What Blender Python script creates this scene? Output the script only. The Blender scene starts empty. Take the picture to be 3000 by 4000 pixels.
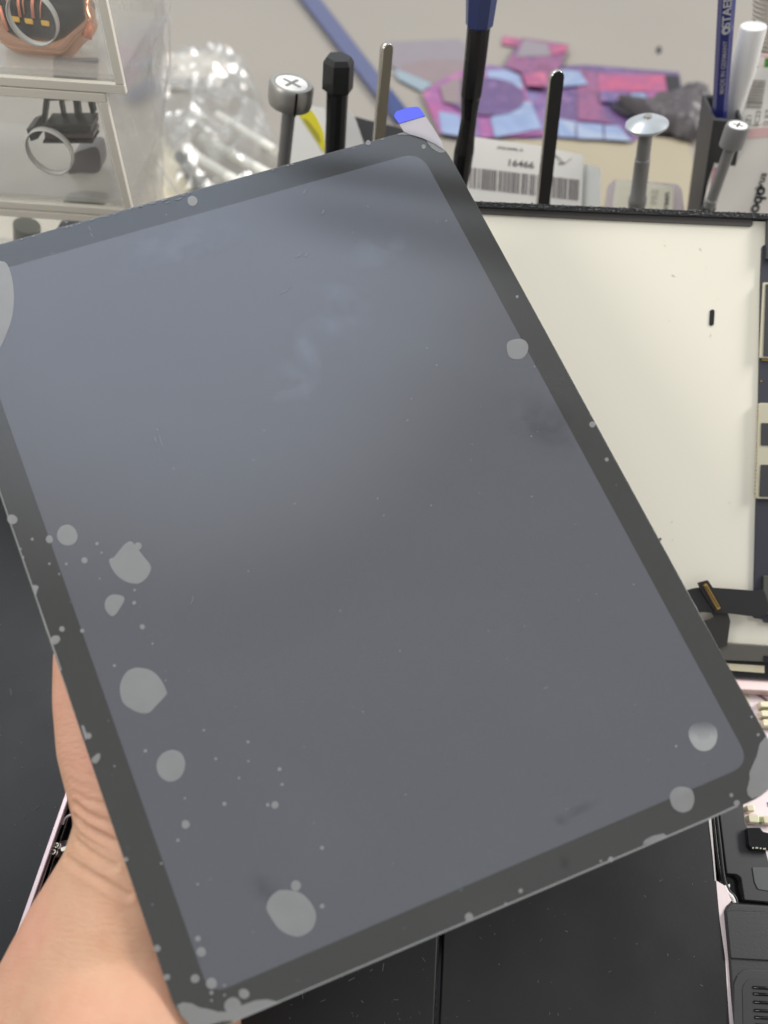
import bpy, bmesh, math, random
import numpy as np
from mathutils import Vector, Matrix, noise
from mathutils.bvhtree import BVHTree
random.seed(7)
S = bpy.context.scene
COL = S.collection

# ------------------------------------------------------------ camera
FPX = 3000.0
CAM_H, PITCH, ROLL = 0.335, 52.0, 4.0
Rc = Matrix.Rotation(math.radians(90 - PITCH), 3, 'X') @ Matrix.Rotation(math.radians(ROLL), 3, 'Z')
C0 = Vector((0, 0, CAM_H))
cd = bpy.data.cameras.new('camera'); cam = bpy.data.objects.new('camera', cd); COL.objects.link(cam)
cam.matrix_world = Matrix.Translation(C0) @ Rc.to_4x4()
cd.sensor_fit = 'VERTICAL'; cd.sensor_height = 24.0; cd.lens = 24.0 * FPX / 4000.0
cd.clip_start = 0.01; cd.clip_end = 50
cd.dof.use_dof = True; cd.dof.focus_distance = 0.28; cd.dof.aperture_fstop = 5.0
S.camera = cam
S.view_settings.view_transform = 'Standard'; S.view_settings.look = 'None'
S.view_settings.exposure = 0.0; S.view_settings.gamma = 1.0
S.cycles.max_bounces = 10; S.cycles.transparent_max_bounces = 24
S.cycles.use_denoising = True
S.cycles.sample_clamp_indirect = 4.0

# ------------------------------------------------------------ light: white workshop room, ceiling lamps
W = bpy.data.worlds.new('World'); S.world = W; W.use_nodes = True
bg = W.node_tree.nodes['Background']; bg.inputs[0].default_value = (0.93, 0.96, 1.0, 1); bg.inputs[1].default_value = 1.0
ENV = True
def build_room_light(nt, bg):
    """a plain bright room: even pale walls, a cool bright lobe added for the glass sheen, two added dark reflection bands"""
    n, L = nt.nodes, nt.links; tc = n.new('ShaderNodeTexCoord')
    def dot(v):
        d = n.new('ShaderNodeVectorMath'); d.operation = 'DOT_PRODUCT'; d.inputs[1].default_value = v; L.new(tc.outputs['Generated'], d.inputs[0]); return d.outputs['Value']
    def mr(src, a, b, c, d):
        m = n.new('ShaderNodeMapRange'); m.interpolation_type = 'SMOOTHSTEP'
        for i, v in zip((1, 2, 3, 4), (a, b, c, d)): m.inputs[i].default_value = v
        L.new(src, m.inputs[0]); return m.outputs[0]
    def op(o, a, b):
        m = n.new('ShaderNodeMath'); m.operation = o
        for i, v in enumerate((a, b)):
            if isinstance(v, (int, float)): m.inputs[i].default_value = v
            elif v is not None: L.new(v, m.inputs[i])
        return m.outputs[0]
    lobe = mr(dot((-.235, .16, .959)), .90, .998, 0, .85)  # added bright spot overhead, gives the glass its bluish sheen
    wide = mr(dot((-.12, .99, 0)), -.10, .32, 0, .30)  # added brightening ahead, widens the sheen on the glass
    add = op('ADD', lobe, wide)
    b1 = mr(op('ABSOLUTE', dot(DARK_BAND1), None), .004, .03, .9, 0); b2 = mr(op('ABSOLUTE', dot(DARK_BAND2), None), .0, .05, .6, 0)  # added dark bands, there only to be mirrored in the glass
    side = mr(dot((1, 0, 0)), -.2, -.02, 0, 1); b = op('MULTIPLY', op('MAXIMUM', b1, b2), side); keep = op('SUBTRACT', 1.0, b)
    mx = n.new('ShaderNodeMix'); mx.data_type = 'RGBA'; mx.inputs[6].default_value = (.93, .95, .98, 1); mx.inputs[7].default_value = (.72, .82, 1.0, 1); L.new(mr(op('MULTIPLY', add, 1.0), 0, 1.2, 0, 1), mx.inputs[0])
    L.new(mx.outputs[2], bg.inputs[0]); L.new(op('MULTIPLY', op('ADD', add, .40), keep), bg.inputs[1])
DARK_BAND1, DARK_BAND2 = (.040, .962, -.272), (.080, .971, -.224)  # directions of the dark bands added to the world for the glass
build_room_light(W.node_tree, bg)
def area(name, loc, target, sx, sy, power, col=(1, .97, .92)):
    l = bpy.data.lights.new(name, 'AREA'); l.shape = 'RECTANGLE'; l.size = sx; l.size_y = sy; l.energy = power; l.color = col
    o = bpy.data.objects.new(name, l); COL.objects.link(o); o.location = loc
    o.rotation_euler = (Vector(target) - Vector(loc)).to_track_quat('-Z', 'Y').to_euler()
    return o
area('ceiling_lamp', (-.85, 1.0, 1.75), (0, .3, 0), 1.3, .4, 20, (1, .985, .96))
area('ceiling_lamp', (2.0, .9, 1.7), (0, .25, 0), 1.2, .5, 52, (1, .97, .93))
area('bench_lamp', (-1.35, -.5, 1.2), (0, .15, 0), .5, .5, 9, (1, .96, .9))

# ------------------------------------------------------------ helpers
def lin(c):
    return tuple(((v / 255 + .055) / 1.055) ** 2.4 if v > 10 else v / 255 / 12.92 for v in c)
MATS = {}
def mat(name, rgb, rough=.5, metal=0., spec=.5, var=.08, scale=60., bump=0., bscale=400., trans=0., coat=0., sss=0., rvar=.0, detail=4):
    if name in MATS: return MATS[name]
    m = bpy.data.materials.new(name); m.use_nodes = True; nt = m.node_tree; n = nt.nodes; L = nt.links
    p = n['Principled BSDF']; c = lin(rgb)
    tc = n.new('ShaderNodeTexCoord')
    nz = n.new('ShaderNodeTexNoise'); nz.inputs['Scale'].default_value = scale; nz.inputs['Detail'].default_value = detail
    L.new(tc.outputs['Object'], nz.inputs['Vector'])
    mx = n.new('ShaderNodeMix'); mx.data_type = 'RGBA'
    mx.inputs[6].default_value = (*[v * (1 - var) for v in c], 1); mx.inputs[7].default_value = (*[min(1, v * (1 + var)) for v in c], 1)
    L.new(nz.outputs['Fac'], mx.inputs[0]); L.new(mx.outputs[2], p.inputs['Base Color'])
    if rvar:
        mr = n.new('ShaderNodeMapRange'); mr.inputs[1].default_value = .35; mr.inputs[2].default_value = .65
        mr.inputs[3].default_value = max(.02, rough - rvar); mr.inputs[4].default_value = min(1, rough + rvar)
        L.new(nz.outputs['Fac'], mr.inputs[0]); L.new(mr.outputs[0], p.inputs['Roughness'])
    else: p.inputs['Roughness'].default_value = rough
    p.inputs['Metallic'].default_value = metal; p.inputs['Specular IOR Level'].default_value = spec
    p.inputs['Coat Weight'].default_value = coat; p.inputs['Coat Roughness'].default_value = .1
    if trans: p.inputs['Transmission Weight'].default_value = trans
    if sss:
        p.inputs['Subsurface Weight'].default_value = sss; p.inputs['Subsurface Radius'].default_value = (1, .35, .2); p.inputs['Subsurface Scale'].default_value = .004
    if bump:
        b = n.new('ShaderNodeBump'); b.inputs['Strength'].default_value = bump; b.inputs['Distance'].default_value = .0005
        n2 = n.new('ShaderNodeTexNoise'); n2.inputs['Scale'].default_value = bscale; n2.inputs['Detail'].default_value = 5
        L.new(tc.outputs['Object'], n2.inputs['Vector']); L.new(n2.outputs['Fac'], b.inputs['Height']); L.new(b.outputs[0], p.inputs['Normal'])
    MATS[name] = m; return m

def clear(name, tint=(.95, .95, .95), milk=.1, gloss=.12, rough=.08, milkcol=(.85, .85, .82), bump=0, bscale=60, mvar=0., mscale=40.):
    """clear plastic: mostly see-through, a bit milky, a bit shiny"""
    if name in MATS: return MATS[name]
    m = bpy.data.materials.new(name); m.use_nodes = True; nt = m.node_tree; n = nt.nodes; L = nt.links
    n.remove(n['Principled BSDF']); out = n['Material Output']
    t = n.new('ShaderNodeBsdfTransparent'); t.inputs[0].default_value = (*tint, 1)
    d = n.new('ShaderNodeBsdfDiffuse'); d.inputs[0].default_value = (*milkcol, 1)
    tl = n.new('ShaderNodeBsdfTranslucent'); tl.inputs[0].default_value = (*milkcol, 1)
    dd = n.new('ShaderNodeMixShader'); dd.inputs[0].default_value = .4; L.new(d.outputs[0], dd.inputs[1]); L.new(tl.outputs[0], dd.inputs[2])
    g = n.new('ShaderNodeBsdfGlossy'); g.inputs['Roughness'].default_value = rough
    m1 = n.new('ShaderNodeMixShader'); m1.inputs[0].default_value = milk; L.new(t.outputs[0], m1.inputs[1]); L.new(dd.outputs[0], m1.inputs[2])
    tc = n.new('ShaderNodeTexCoord')
    if mvar:
        nz = n.new('ShaderNodeTexNoise'); nz.inputs['Scale'].default_value = mscale; nz.inputs['Detail'].default_value = 3; L.new(tc.outputs['Object'], nz.inputs['Vector'])
        mr = n.new('ShaderNodeMapRange'); mr.inputs[1].default_value = .3; mr.inputs[2].default_value = .7; mr.inputs[3].default_value = max(0, milk - mvar); mr.inputs[4].default_value = min(1, milk + mvar)
        L.new(nz.outputs['Fac'], mr.inputs[0]); L.new(mr.outputs[0], m1.inputs[0])
    lw = n.new('ShaderNodeLayerWeight'); lw.inputs['Blend'].default_value = .5
    pw = n.new('ShaderNodeMath'); pw.operation = 'POWER'; pw.inputs[1].default_value = 4.0; L.new(lw.outputs['Facing'], pw.inputs[0])
    ad = n.new('ShaderNodeMath'); ad.operation = 'MULTIPLY_ADD'; ad.inputs[1].default_value = .6; ad.inputs[2].default_value = gloss; ad.use_clamp = True
    L.new(pw.outputs[0], ad.inputs[0])
    m2 = n.new('ShaderNodeMixShader'); L.new(ad.outputs[0], m2.inputs[0]); L.new(m1.outputs[0], m2.inputs[1]); L.new(g.outputs[0], m2.inputs[2])
    L.new(m2.outputs[0], out.inputs[0])
    if bump:
        b = n.new('ShaderNodeBump'); b.inputs['Strength'].default_value = bump; b.inputs['Distance'].default_value = .002
        n2 = n.new('ShaderNodeTexNoise'); n2.inputs['Scale'].default_value = bscale; n2.inputs['Detail'].default_value = 3
        L.new(tc.outputs['Object'], n2.inputs['Vector']); L.new(n2.outputs['Fac'], b.inputs['Height']); L.new(b.outputs[0], g.inputs['Normal']); L.new(b.outputs[0], lw.inputs['Normal'])
    MATS[name] = m; return m

def tag(o, label=None, cat=None, group=None, kind=None):
    if label: o['label'] = label
    if cat: o['category'] = cat
    if group: o['group'] = group
    if kind: o['kind'] = kind
    return o
def empty(name, loc, label, cat, group=None):
    o = bpy.data.objects.new(name, None); COL.objects.link(o); o.location = loc; o.empty_display_size = .01
    return tag(o, label, cat, group)
def link(name, me, m=None, parent=None, smooth=False):
    o = bpy.data.objects.new(name, me); COL.objects.link(o)
    if m and not me.materials: me.materials.append(m)
    if smooth:
        for p in me.polygons: p.use_smooth = True
    if parent:
        bpy.context.view_layer.update()
        o.parent = parent; o.matrix_parent_inverse = parent.matrix_world.inverted()
    return o
def bm_obj(name, bm, m, parent=None, smooth=False):
    me = bpy.data.meshes.new(name); bmesh.ops.recalc_face_normals(bm, faces=bm.faces); bm.to_mesh(me); bm.free()
    return link(name, me, m, parent, smooth)
def bev(o, w, seg=2):
    b = o.modifiers.new('bevel', 'BEVEL'); b.width = w; b.segments = seg; b.limit_method = 'ANGLE'; b.angle_limit = math.radians(40)
    for p in o.data.polygons: p.use_smooth = True
    b.harden_normals = True
    return o

def ray(x, y):
    return Rc @ Vector(((x - 1500) / FPX, -(y - 2000) / FPX, -1.0))
class Plane:
    def __init__(s, P, n): s.P = Vector(P); s.n = Vector(n).normalized()
    def at(s, x, y, h=0.0):
        d = ray(x, y); P = s.P + s.n * h
        return C0 + d * ((P - C0).dot(s.n) / d.dot(s.n))
def depth(P): return (Rc.transposed() @ (P - C0)).z * -1
def mm(P, px): return px * depth(P) / FPX

def rounded(pts, r, seg=6):
    """round the corners of a polygon given in pixels"""
    out = []; n = len(pts)
    rr = r if isinstance(r, (list, tuple)) else [r] * n
    for i in range(n):
        p0 = Vector(pts[i - 1]); p = Vector(pts[i]); p1 = Vector(pts[(i + 1) % n]); q = rr[i]
        if q <= 0: out.append(tuple(p)); continue
        a = p + (p0 - p).normalized() * min(q, (p0 - p).length * .49); b = p + (p1 - p).normalized() * min(q, (p1 - p).length * .49)
        for k in range(seg + 1):
            t = k / seg; out.append(tuple(a.lerp(p, t).lerp(p.lerp(b, t), t)))
    return out
def spline(pts, k=5):
    out = []; n = len(pts); V = [Vector(p) for p in pts]
    for i in range(n):
        a, b, c, d = V[i - 1], V[i], V[(i + 1) % n], V[(i + 2) % n]
        for j in range(k):
            t = j / k
            out.append(tuple(.5 * ((2 * b) + (c - a) * t + (2 * a - 5 * b + 4 * c - d) * t * t + (3 * b - a - 3 * c + d) * t ** 3)))
    return out
def ell(cx, cy, rx, ry=None, rot=0, n=24, wob=.0):
    ry = ry or rx; o = []
    ph = random.random() * 6; ph2 = random.random() * 6
    for i in range(n):
        a = i / n * math.tau; k = 1 + wob * (math.sin(2 * a + ph) + .6 * math.sin(3 * a + ph2))
        x, y = rx * k * math.cos(a), ry * k * math.sin(a)
        o.append((cx + x * math.cos(rot) - y * math.sin(rot), cy + x * math.sin(rot) + y * math.cos(rot)))
    return o
def slab_bm(bm, top, bot):
    n = len(top)
    a = [bm.verts.new(v) for v in top]; b = [bm.verts.new(v) for v in bot]
    bm.faces.new(a); bm.faces.new(b[::-1])
    for i in range(n): bm.faces.new((a[i], b[i], b[(i + 1) % n], a[(i + 1) % n]))
def slab(name, pl, poly, h0, h1, m, parent=None, bevel=0, edge=None):
    """a plate whose outline lies on plane pl; h1 its top, h0 its underside"""
    top = [pl.at(x, y, h1) for x, y in poly]; bot = [v - pl.n * (h1 - h0) for v in top]
    bm = bmesh.new(); slab_bm(bm, top, bot)
    o = bm_obj(name, bm, m, parent)
    if edge:
        o.data.materials.append(edge)
        for p in o.data.polygons:
            if len(p.vertices) == 4 and abs(p.normal.dot(pl.n)) < .5: p.material_index = 1
    if bevel: bev(o, bevel)
    return o
def box_bm(bm, o, ax, ay, az):
    """box from corner o with edge vectors"""
    top = [o + az, o + ax + az, o + ax + ay + az, o + ay + az]
    slab_bm(bm, top, [v - az for v in top])
def lathe_bm(bm, pts, n=32, rot=0, squash=None):
    """pts: list of (Vector centre, radius); a turned solid along that axis"""
    rings = []
    ax = (pts[-1][0] - pts[0][0]).normalized(); u = ax.orthogonal().normalized()
    u = Vector((1, 0, 0)); u = (u - ax * u.dot(ax)).normalized(); v = ax.cross(u)
    for c, r in pts:
        rings.append([bm.verts.new(c + (u * math.cos(rot + i / n * math.tau) + v * (squash or 1) * math.sin(rot + i / n * math.tau)) * r) for i in range(n)])
    for a, b in zip(rings, rings[1:]):
        for i in range(n): bm.faces.new((a[i], a[(i + 1) % n], b[(i + 1) % n], b[i]))
    bm.faces.new(rings[0]); bm.faces.new(rings[-1][::-1])
def lathe(name, pts, m, parent=None, n=32, rot=0, smooth=True, squash=None):
    bm = bmesh.new(); lathe_bm(bm, pts, n, rot, squash); o = bm_obj(name, bm, m, parent)
    if smooth:
        for p in o.data.polygons: p.use_smooth = len(p.vertices) == 4
        o.data.set_sharp_from_angle(angle=math.radians(35))
    return o
def tube(name, pts, r, m, parent=None, n=10):
    bm = bmesh.new(); rings = []
    V = [Vector(p) for p in pts]
    for i, c in enumerate(V):
        d = (V[min(i + 1, len(V) - 1)] - V[max(i - 1, 0)]).normalized(); u = d.orthogonal().normalized() if i == 0 else (u - d * u.dot(d)).normalized(); w = d.cross(u)
        rings.append([bm.verts.new(c + (u * math.cos(k / n * math.tau) + w * math.sin(k / n * math.tau)) * r) for k in range(n)])
    for a, b in zip(rings, rings[1:]):
        for i in range(n): bm.faces.new((a[i], a[(i + 1) % n], b[(i + 1) % n], b[i]))
    bm.faces.new(rings[0]); bm.faces.new(rings[-1][::-1])
    return bm_obj(name, bm, m, parent, True)
def curve_pts(pts, k=6):
    """open smooth curve through points"""
    V = [Vector(p) for p in pts]; V = [V[0] * 2 - V[1]] + V + [V[-1] * 2 - V[-2]]; out = []
    for i in range(1, len(V) - 2):
        a, b, c, d = V[i - 1:i + 3]
        for j in range(k):
            t = j / k; out.append(.5 * ((2 * b) + (c - a) * t + (2 * a - 5 * b + 4 * c - d) * t * t + (3 * b - a - 3 * c + d) * t ** 3))
    out.append(V[-2]); return out
def text(name, s, pos, xdir, n, size, m, parent, ext=.00004, bold=0, squeeze=1):
    c = bpy.data.curves.new(name, 'FONT'); c.body = s; c.size = size; c.extrude = ext; c.offset = bold; c.align_x = 'LEFT'
    o = bpy.data.objects.new(name + '_tmp', c); COL.objects.link(o)
    me = bpy.data.meshes.new_from_object(o); bpy.data.objects.remove(o)
    x = Vector(xdir).normalized(); z = Vector(n).normalized(); y = z.cross(x)
    M = Matrix((x * squeeze, y, z)).transposed().to_4x4(); M.translation = pos
    me.transform(M); me.name = name; me.materials.clear()
    return link(name, me, m, parent)

# ------------------------------------------------------------ planes of the place
UP = Vector((0, 0, 1))
DESK = Plane((0, 0, 0), UP)
dvh = ray(2150, -2450).normalized()
HN = Vector((1, 0, 0)).cross(dvh).normalized()
HOUS = Plane(Plane((0, 0, .018), UP).at(1700, 3900), HN)
_b = HOUS.at(2700, 2600) + Vector((0, 0, .004)); _t = math.radians(41)
PANEL = Plane(_b, (0, -math.sin(_t), math.cos(_t)))
r1 = Vector((.9444, .3260, -.1310)); r2 = Vector((-.4060, .8788, -.2181))
GLASS = Plane(C0 + Rc @ Vector((-.1516, .0808, -.2520)), Rc @ r1.cross(r2))
YP = lambda y: Plane((0, y, 0), (0, 1, 0))

# ------------------------------------------------------------ materials
m_desk = mat('desk_laminate', (150, 144, 135), .6, var=.08, scale=3, rvar=.06)
m_matb = mat('mat_black', (22, 24, 27), .4, spec=.2, var=.12, scale=25, bump=.05, bscale=1500, rvar=.02)
m_cell = mat('battery_wrap', (36, 36, 37), .42, spec=.35, var=.1, scale=30, rvar=.06, bump=.05, bscale=900)
m_blk = mat('black_plastic', (30, 30, 31), .4, var=.15)
m_blkg = mat('black_gloss', (16, 16, 17), .16, var=.1)
m_graph = mat('dark_grey_plastic', (62, 62, 64), .5, var=.06, bump=.15, bscale=1500)
m_pink = mat('pink_aluminium', (224, 200, 196), .38, metal=.25, var=.04, scale=20)
m_pinkf = mat('pink_tray_paint', (232, 216, 216), .5, metal=.1, var=.03, scale=15)
m_rim = mat('rose_rim', (214, 192, 192), .25, metal=.7, var=.03)
m_cream = mat('cream_reflector', (243, 238, 220), .55, var=.015, scale=8, bump=.03, bscale=1200)
m_board = mat('circuit_board_solder_mask', (62, 62, 72), .45, var=.06)
m_shield = mat('shield_can', (214, 208, 182), .4, metal=.35, var=.03)
m_gold = mat('gold_plating', (214, 178, 92), .3, metal=.8, var=.05)
m_nickel = mat('nickel', (206, 200, 180), .25, metal=.75, var=.05)
m_steel = mat('brushed_steel', (176, 174, 168), .4, metal=.7, var=.06, scale=200)
m_gun = mat('gunmetal', (138, 137, 136), .45, metal=.3, var=.05)
m_white = mat('white_plastic', (236, 234, 230), .4, var=.015)
m_paper = mat('white_paper', (235, 233, 226), .7, var=.02, scale=30)
m_ink = mat('black_ink', (40, 38, 42), .6)
m_inkg = mat('grey_ink', (120, 116, 112), .6)
m_olive = mat('olive_tape', (96, 93, 86), .5, var=.05)
m_foam = mat('black_foam', (34, 34, 35), .75, var=.5, scale=900, bump=1.0, bscale=1200)
m_dust = mat('dust', (190, 192, 196), .8)
m_clear = clear('clear_acrylic', (.985, .985, .98), milk=.05, gloss=.04, mvar=.04, mscale=25)
m_frost = mat('cut_acrylic_edge', (238, 232, 218), .3, var=.06, scale=40, spec=.6)
m_bag = clear('thin_polybag', (.97, .97, .97), milk=.3, gloss=.12, rough=.22, bump=.5, bscale=35, mvar=.2, mscale=30, milkcol=(.9, .89, .88))

# ------------------------------------------------------------ the desk and what lies far back on it
def grid_plane(name, x0, x1, y0, y1, z, t, m):
    bm = bmesh.new(); box_bm(bm, Vector((x0, y0, z - t)), Vector((x1 - x0, 0, 0)), Vector((0, y1 - y0, 0)), Vector((0, 0, t)))
    return bm_obj(name, bm, m)
desk = grid_plane('desk', -1.6, 1.8, -.5, 2.6, 0, .03, m_desk); desk['kind'] = 'structure'

def flat(name, poly, z, m, label=None, cat=None, parent=None, group=None, t=.0004, kind=None):
    o = slab(name, DESK, poly, z - t, z, m, parent)
    if label: tag(o, label, cat, group)
    return o
def Z3(p): return [(1500 + x * .4521, y * .4521) for x, y in p]       # notes taken on enlarged views
def Z4(p): return [(2150 + x * .5124, y * .5124) for x, y in p]
def Z2(p): return [(950 + x * .4521, y * .4521) for x, y in p]

mat_o = slab('work_mat', DESK, rounded([(-1400, 1500), (2200, 1500), (3400, 4400), (-1400, 4700)], 60), .0, .003, m_matb)
tag(mat_o, 'black dusty work mat on the desk under the opened device', 'work mat')
dbm = bmesh.new()                                                        # dust and lint on the mat
for i in range(110):
    x, y = random.uniform(-60, 300), random.uniform(1950, 3900)
    c = DESK.at(x, y, .0032); s = random.choice((.00015, .0002, .0003)); a = random.random() * 6
    L_ = s * random.choice((1, 1, 1.5, 6)); u = Vector((math.cos(a), math.sin(a), 0)); v = Vector((-u.y, u.x, 0))
    slab_bm(dbm, [c + u * L_ + v * s * .5, c - u * L_ + v * s * .5, c - u * L_ - v * s * .5, c + u * L_ - v * s * .5], [c + q - UP * .0002 for q in (u * L_ + v * s * .5, -u * L_ + v * s * .5, -u * L_ - v * s * .5, u * L_ - v * s * .5)])
bm_obj('dust_specks', dbm, mat('mat_dust', (84, 86, 90), .8), mat_o)

# blue strip across the desk
bl = empty('spatula', DESK.at(1300, 230), 'long blurred blue plastic strip lying diagonally across the desk behind the tools', 'plastic strip')
slab('blade', DESK, [(1120, -80), (1195, -80), (1600, 440), (1548, 470)], .001, .006, mat('slate_blue', (84, 90, 124), .4), bl, .001)
slab('tip', DESK, [(1058, -140), (1150, -160), (1196, -80), (1119, -80)], .0005, .0075, mat('deep_blue', (46, 62, 112), .4), bl)
slab('end_band', DESK, [(1480, 350), (1530, 350), (1600, 440), (1548, 470)], .0062, .0072, mat('deep_blue', (46, 62, 112), .4), bl)

# printed films
films = 'coloured screen films left of the pouch'
m_lil = mat('lilac_film', (134, 126, 132), .3); m_pur = mat('purple_film', (128, 92, 134), .25, var=.12, scale=12); m_dpur = mat('dark_purple_film', (100, 78, 122), .25, var=.2, scale=25)
m_mag = mat('magenta_film', (164, 84, 134), .25, var=.1, scale=14); m_sky = mat('pale_blue_film', (146, 162, 192), .25, var=.05); m_red = mat('pink_red_film', (178, 78, 112), .3, var=.12, scale=14)
m_teal = mat('teal_grey_film', (138, 154, 164), .3); m_plum = mat('plum_film', (124, 72, 108), .25, var=.1, scale=14); m_mauve = mat('mauve_film', (134, 118, 120), .3, var=.06)
def artwork(name, cols, scale):
    m = mat(name, cols[0], .3); n = m.node_tree.nodes; L = m.node_tree.links; p = n['Principled BSDF']; tc = n.new('ShaderNodeTexCoord')
    z = n.new('ShaderNodeTexNoise'); z.inputs['Scale'].default_value = scale; z.inputs['Detail'].default_value = 3; z.inputs['Distortion'].default_value = 1.2; L.new(tc.outputs['Object'], z.inputs['Vector'])
    r = n.new('ShaderNodeValToRGB'); e = r.color_ramp.elements; k = len(cols)
    for i, c in enumerate(cols):
        q = e[i] if i < 2 else e.new(.5); q.position = .36 + .28 * i / (k - 1); q.color = (*lin(c), 1)
    L.new(z.outputs['Fac'], r.inputs[0]); L.new(r.outputs[0], p.inputs['Base Color']); return m
m_pur = artwork('violet_artwork', [(96, 84, 132), (128, 92, 140), (150, 96, 138), (122, 132, 172)], 22); m_dpur = artwork('circle_artwork', [(104, 78, 118), (88, 66, 114), (122, 92, 136)], 40)
m_mag = artwork('magenta_artwork', [(160, 84, 134), (140, 86, 140), (170, 104, 146)], 26); m_plum = artwork('plum_artwork', [(120, 70, 104), (140, 84, 122), (106, 72, 112)], 24); m_red = artwork('rose_artwork', [(178, 80, 112), (150, 76, 118), (184, 96, 124)], 30)
m_sky = artwork('sky_artwork', [(142, 158, 190), (126, 144, 178), (152, 164, 186)], 18)
def film(poly, m, z, label, patches, Z):
    o = flat('screen_film', Z(poly), z, m, label, 'screen film', group=films)
    for k, (pp, pm) in enumerate(patches): flat('printed_area', Z(pp), z + .0003 * (k + 1), pm, parent=o, t=.0002)
    return o
flat('screen_film', Z3([(640, 690), (900, 560), (1230, 600), (1420, 640), (1560, 720), (1650, 900), (1620, 1190), (1300, 1200), (760, 1190)]), .0022, m_pur, 'mottled purple film under the others, showing between the circle film and the black ended film', 'screen film', group=films)
film([(30, 360), (650, 335), (740, 420), (720, 640), (480, 740), (330, 770), (60, 560)], m_lil, .002, 'pale lilac grey film behind the steel spudger, farthest left of the coloured films',
     [([(150, 560), (400, 510), (700, 520), (700, 640), (430, 720), (180, 620)], m_mauve), ([(80, 600), (180, 620), (420, 720), (330, 790), (120, 680)], m_teal)], Z3)
pa = ell(880, 830, 340, 165, .05)
film([(330, 800), (480, 700), (680, 600), (880, 640), (1060, 590), (1190, 640), (1250, 850), (1385, 1165), (830, 1190), (480, 1145)], m_mag, .0042, 'purple and magenta film with a large dark circle behind the black screwdriver',
     [([(890, 610), (1080, 600), (1180, 660), (1205, 770), (900, 700)], m_sky), ([(470, 960), (650, 990), (690, 1180), (500, 1150)], m_sky), ([(920, 1020), (1170, 870), (1270, 880), (1360, 1110), (960, 1185)], m_sky),
      ([(700, 1080), (800, 1000), (850, 1185), (700, 1180)], m_pur), (pa, m_dpur), ([(480, 740), (660, 660), (660, 900), (520, 880)], m_mauve)], Z3)
film([(1190, 325), (1600, 385), (1530, 560), (1420, 760), (1230, 740), (1180, 620), (1040, 570)], m_plum, .0065, 'folded plum film with a pink tab, topmost of the coloured films',
     [([(1210, 340), (1415, 378), (1450, 480), (1140, 490)], m_lil), ([(1200, 640), (1400, 620), (1400, 740), (1230, 740)], m_red), ([(1420, 390), (1595, 388), (1560, 450), (1450, 470)], m_red)], Z3)
flat('screen_film', Z3([(1030, 310), (1170, 330), (1150, 395), (1020, 385)]), .002, m_red, 'small pink corner of film touching the plum film', 'protective film', group=films)
film([(40, 500), (300, 495), (980, 550), (1015, 745), (900, 900), (625, 1080), (40, 1045)], m_dpur, .003, 'wide magenta film with a black end, farthest right of the coloured films',
     [([(370, 560), (870, 570), (890, 700), (370, 690)], m_red), ([(870, 572), (980, 577), (1000, 708), (900, 708)], m_ink), ([(205, 530), (365, 548), (380, 780), (460, 940), (210, 910)], m_plum),
      ([(50, 900), (190, 930), (190, 1050), (60, 1040)], m_sky), ([(200, 935), (395, 950), (405, 1060), (205, 1055)], m_sky), ([(412, 955), (520, 960), (620, 1075), (415, 1062)], m_sky),
      ([(60, 530), (220, 540), (285, 640), (90, 660)], m_sky), ([(620, 710), (720, 712), (740, 770), (600, 775)], m_sky), ([(380, 690), (580, 700), (560, 780), (380, 770)], m_pur), ([(740, 700), (920, 712), (920, 760), (740, 760)], m_mag), ([(790, 730), (870, 735), (860, 765), (790, 765)], m_sky)], Z4)

def crumple(name, poly, h, m, z0=.001, amp=.012, freq=30, res=70, parent=None, seed=0, smooth=True):
    """a crumpled pouch lying on the desk inside an outline"""
    P = [DESK.at(x, y) for x, y in poly]
    xs = [p.x for p in P]; ys = [p.y for p in P]; x0, x1, y0, y1 = min(xs), max(xs), min(ys), max(ys)
    st = max(x1 - x0, y1 - y0) / res
    def inside(x, y):
        c = False; n = len(P)
        for i in range(n):
            a, b = P[i], P[i - 1]
            if (a.y > y) != (b.y > y) and x < (b.x - a.x) * (y - a.y) / (b.y - a.y) + a.x: c = not c
        return c
    def dist(x, y):
        q = Vector((x, y)); best = 9
        for i in range(len(P)):
            a, b = P[i].xy, P[i - 1].xy; ab = b - a; t = max(0, min(1, (q - a).dot(ab) / ab.length_squared)); best = min(best, (q - a - ab * t).length)
        return best
    bm = bmesh.new(); V = {}
    for i in range(int((x1 - x0) / st) + 2):
        for j in range(int((y1 - y0) / st) + 2):
            x, y = x0 + i * st, y0 + j * st
            if not inside(x, y): continue
            d = dist(x, y); e = 1 - math.exp(-d / (h * .6))
            v = Vector((x * freq, y * freq, seed)); nz = 1 - abs(noise.noise(v)) * 2 + .5 * (1 - abs(noise.noise(v * 2.3)) * 2) + .2 * noise.noise(v * 6)
            V[i, j] = bm.verts.new((x, y, z0 + h * e * .7 + amp * e * nz * .6 + .0005))
    for (i, j) in list(V):
        if all(k in V for k in ((i + 1, j), (i + 1, j + 1), (i, j + 1))): bm.faces.new((V[i, j], V[i + 1, j], V[i + 1, j + 1], V[i, j + 1]))
    for v in [v for v in bm.verts if not v.link_faces]: bm.verts.remove(v)
    for v in bm.verts: v.co.z = max(v.co.z, z0)
    for v in bm.verts:
        if v.is_boundary: v.co.z = z0
    return bm_obj(name, bm, m, parent, smooth)

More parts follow.
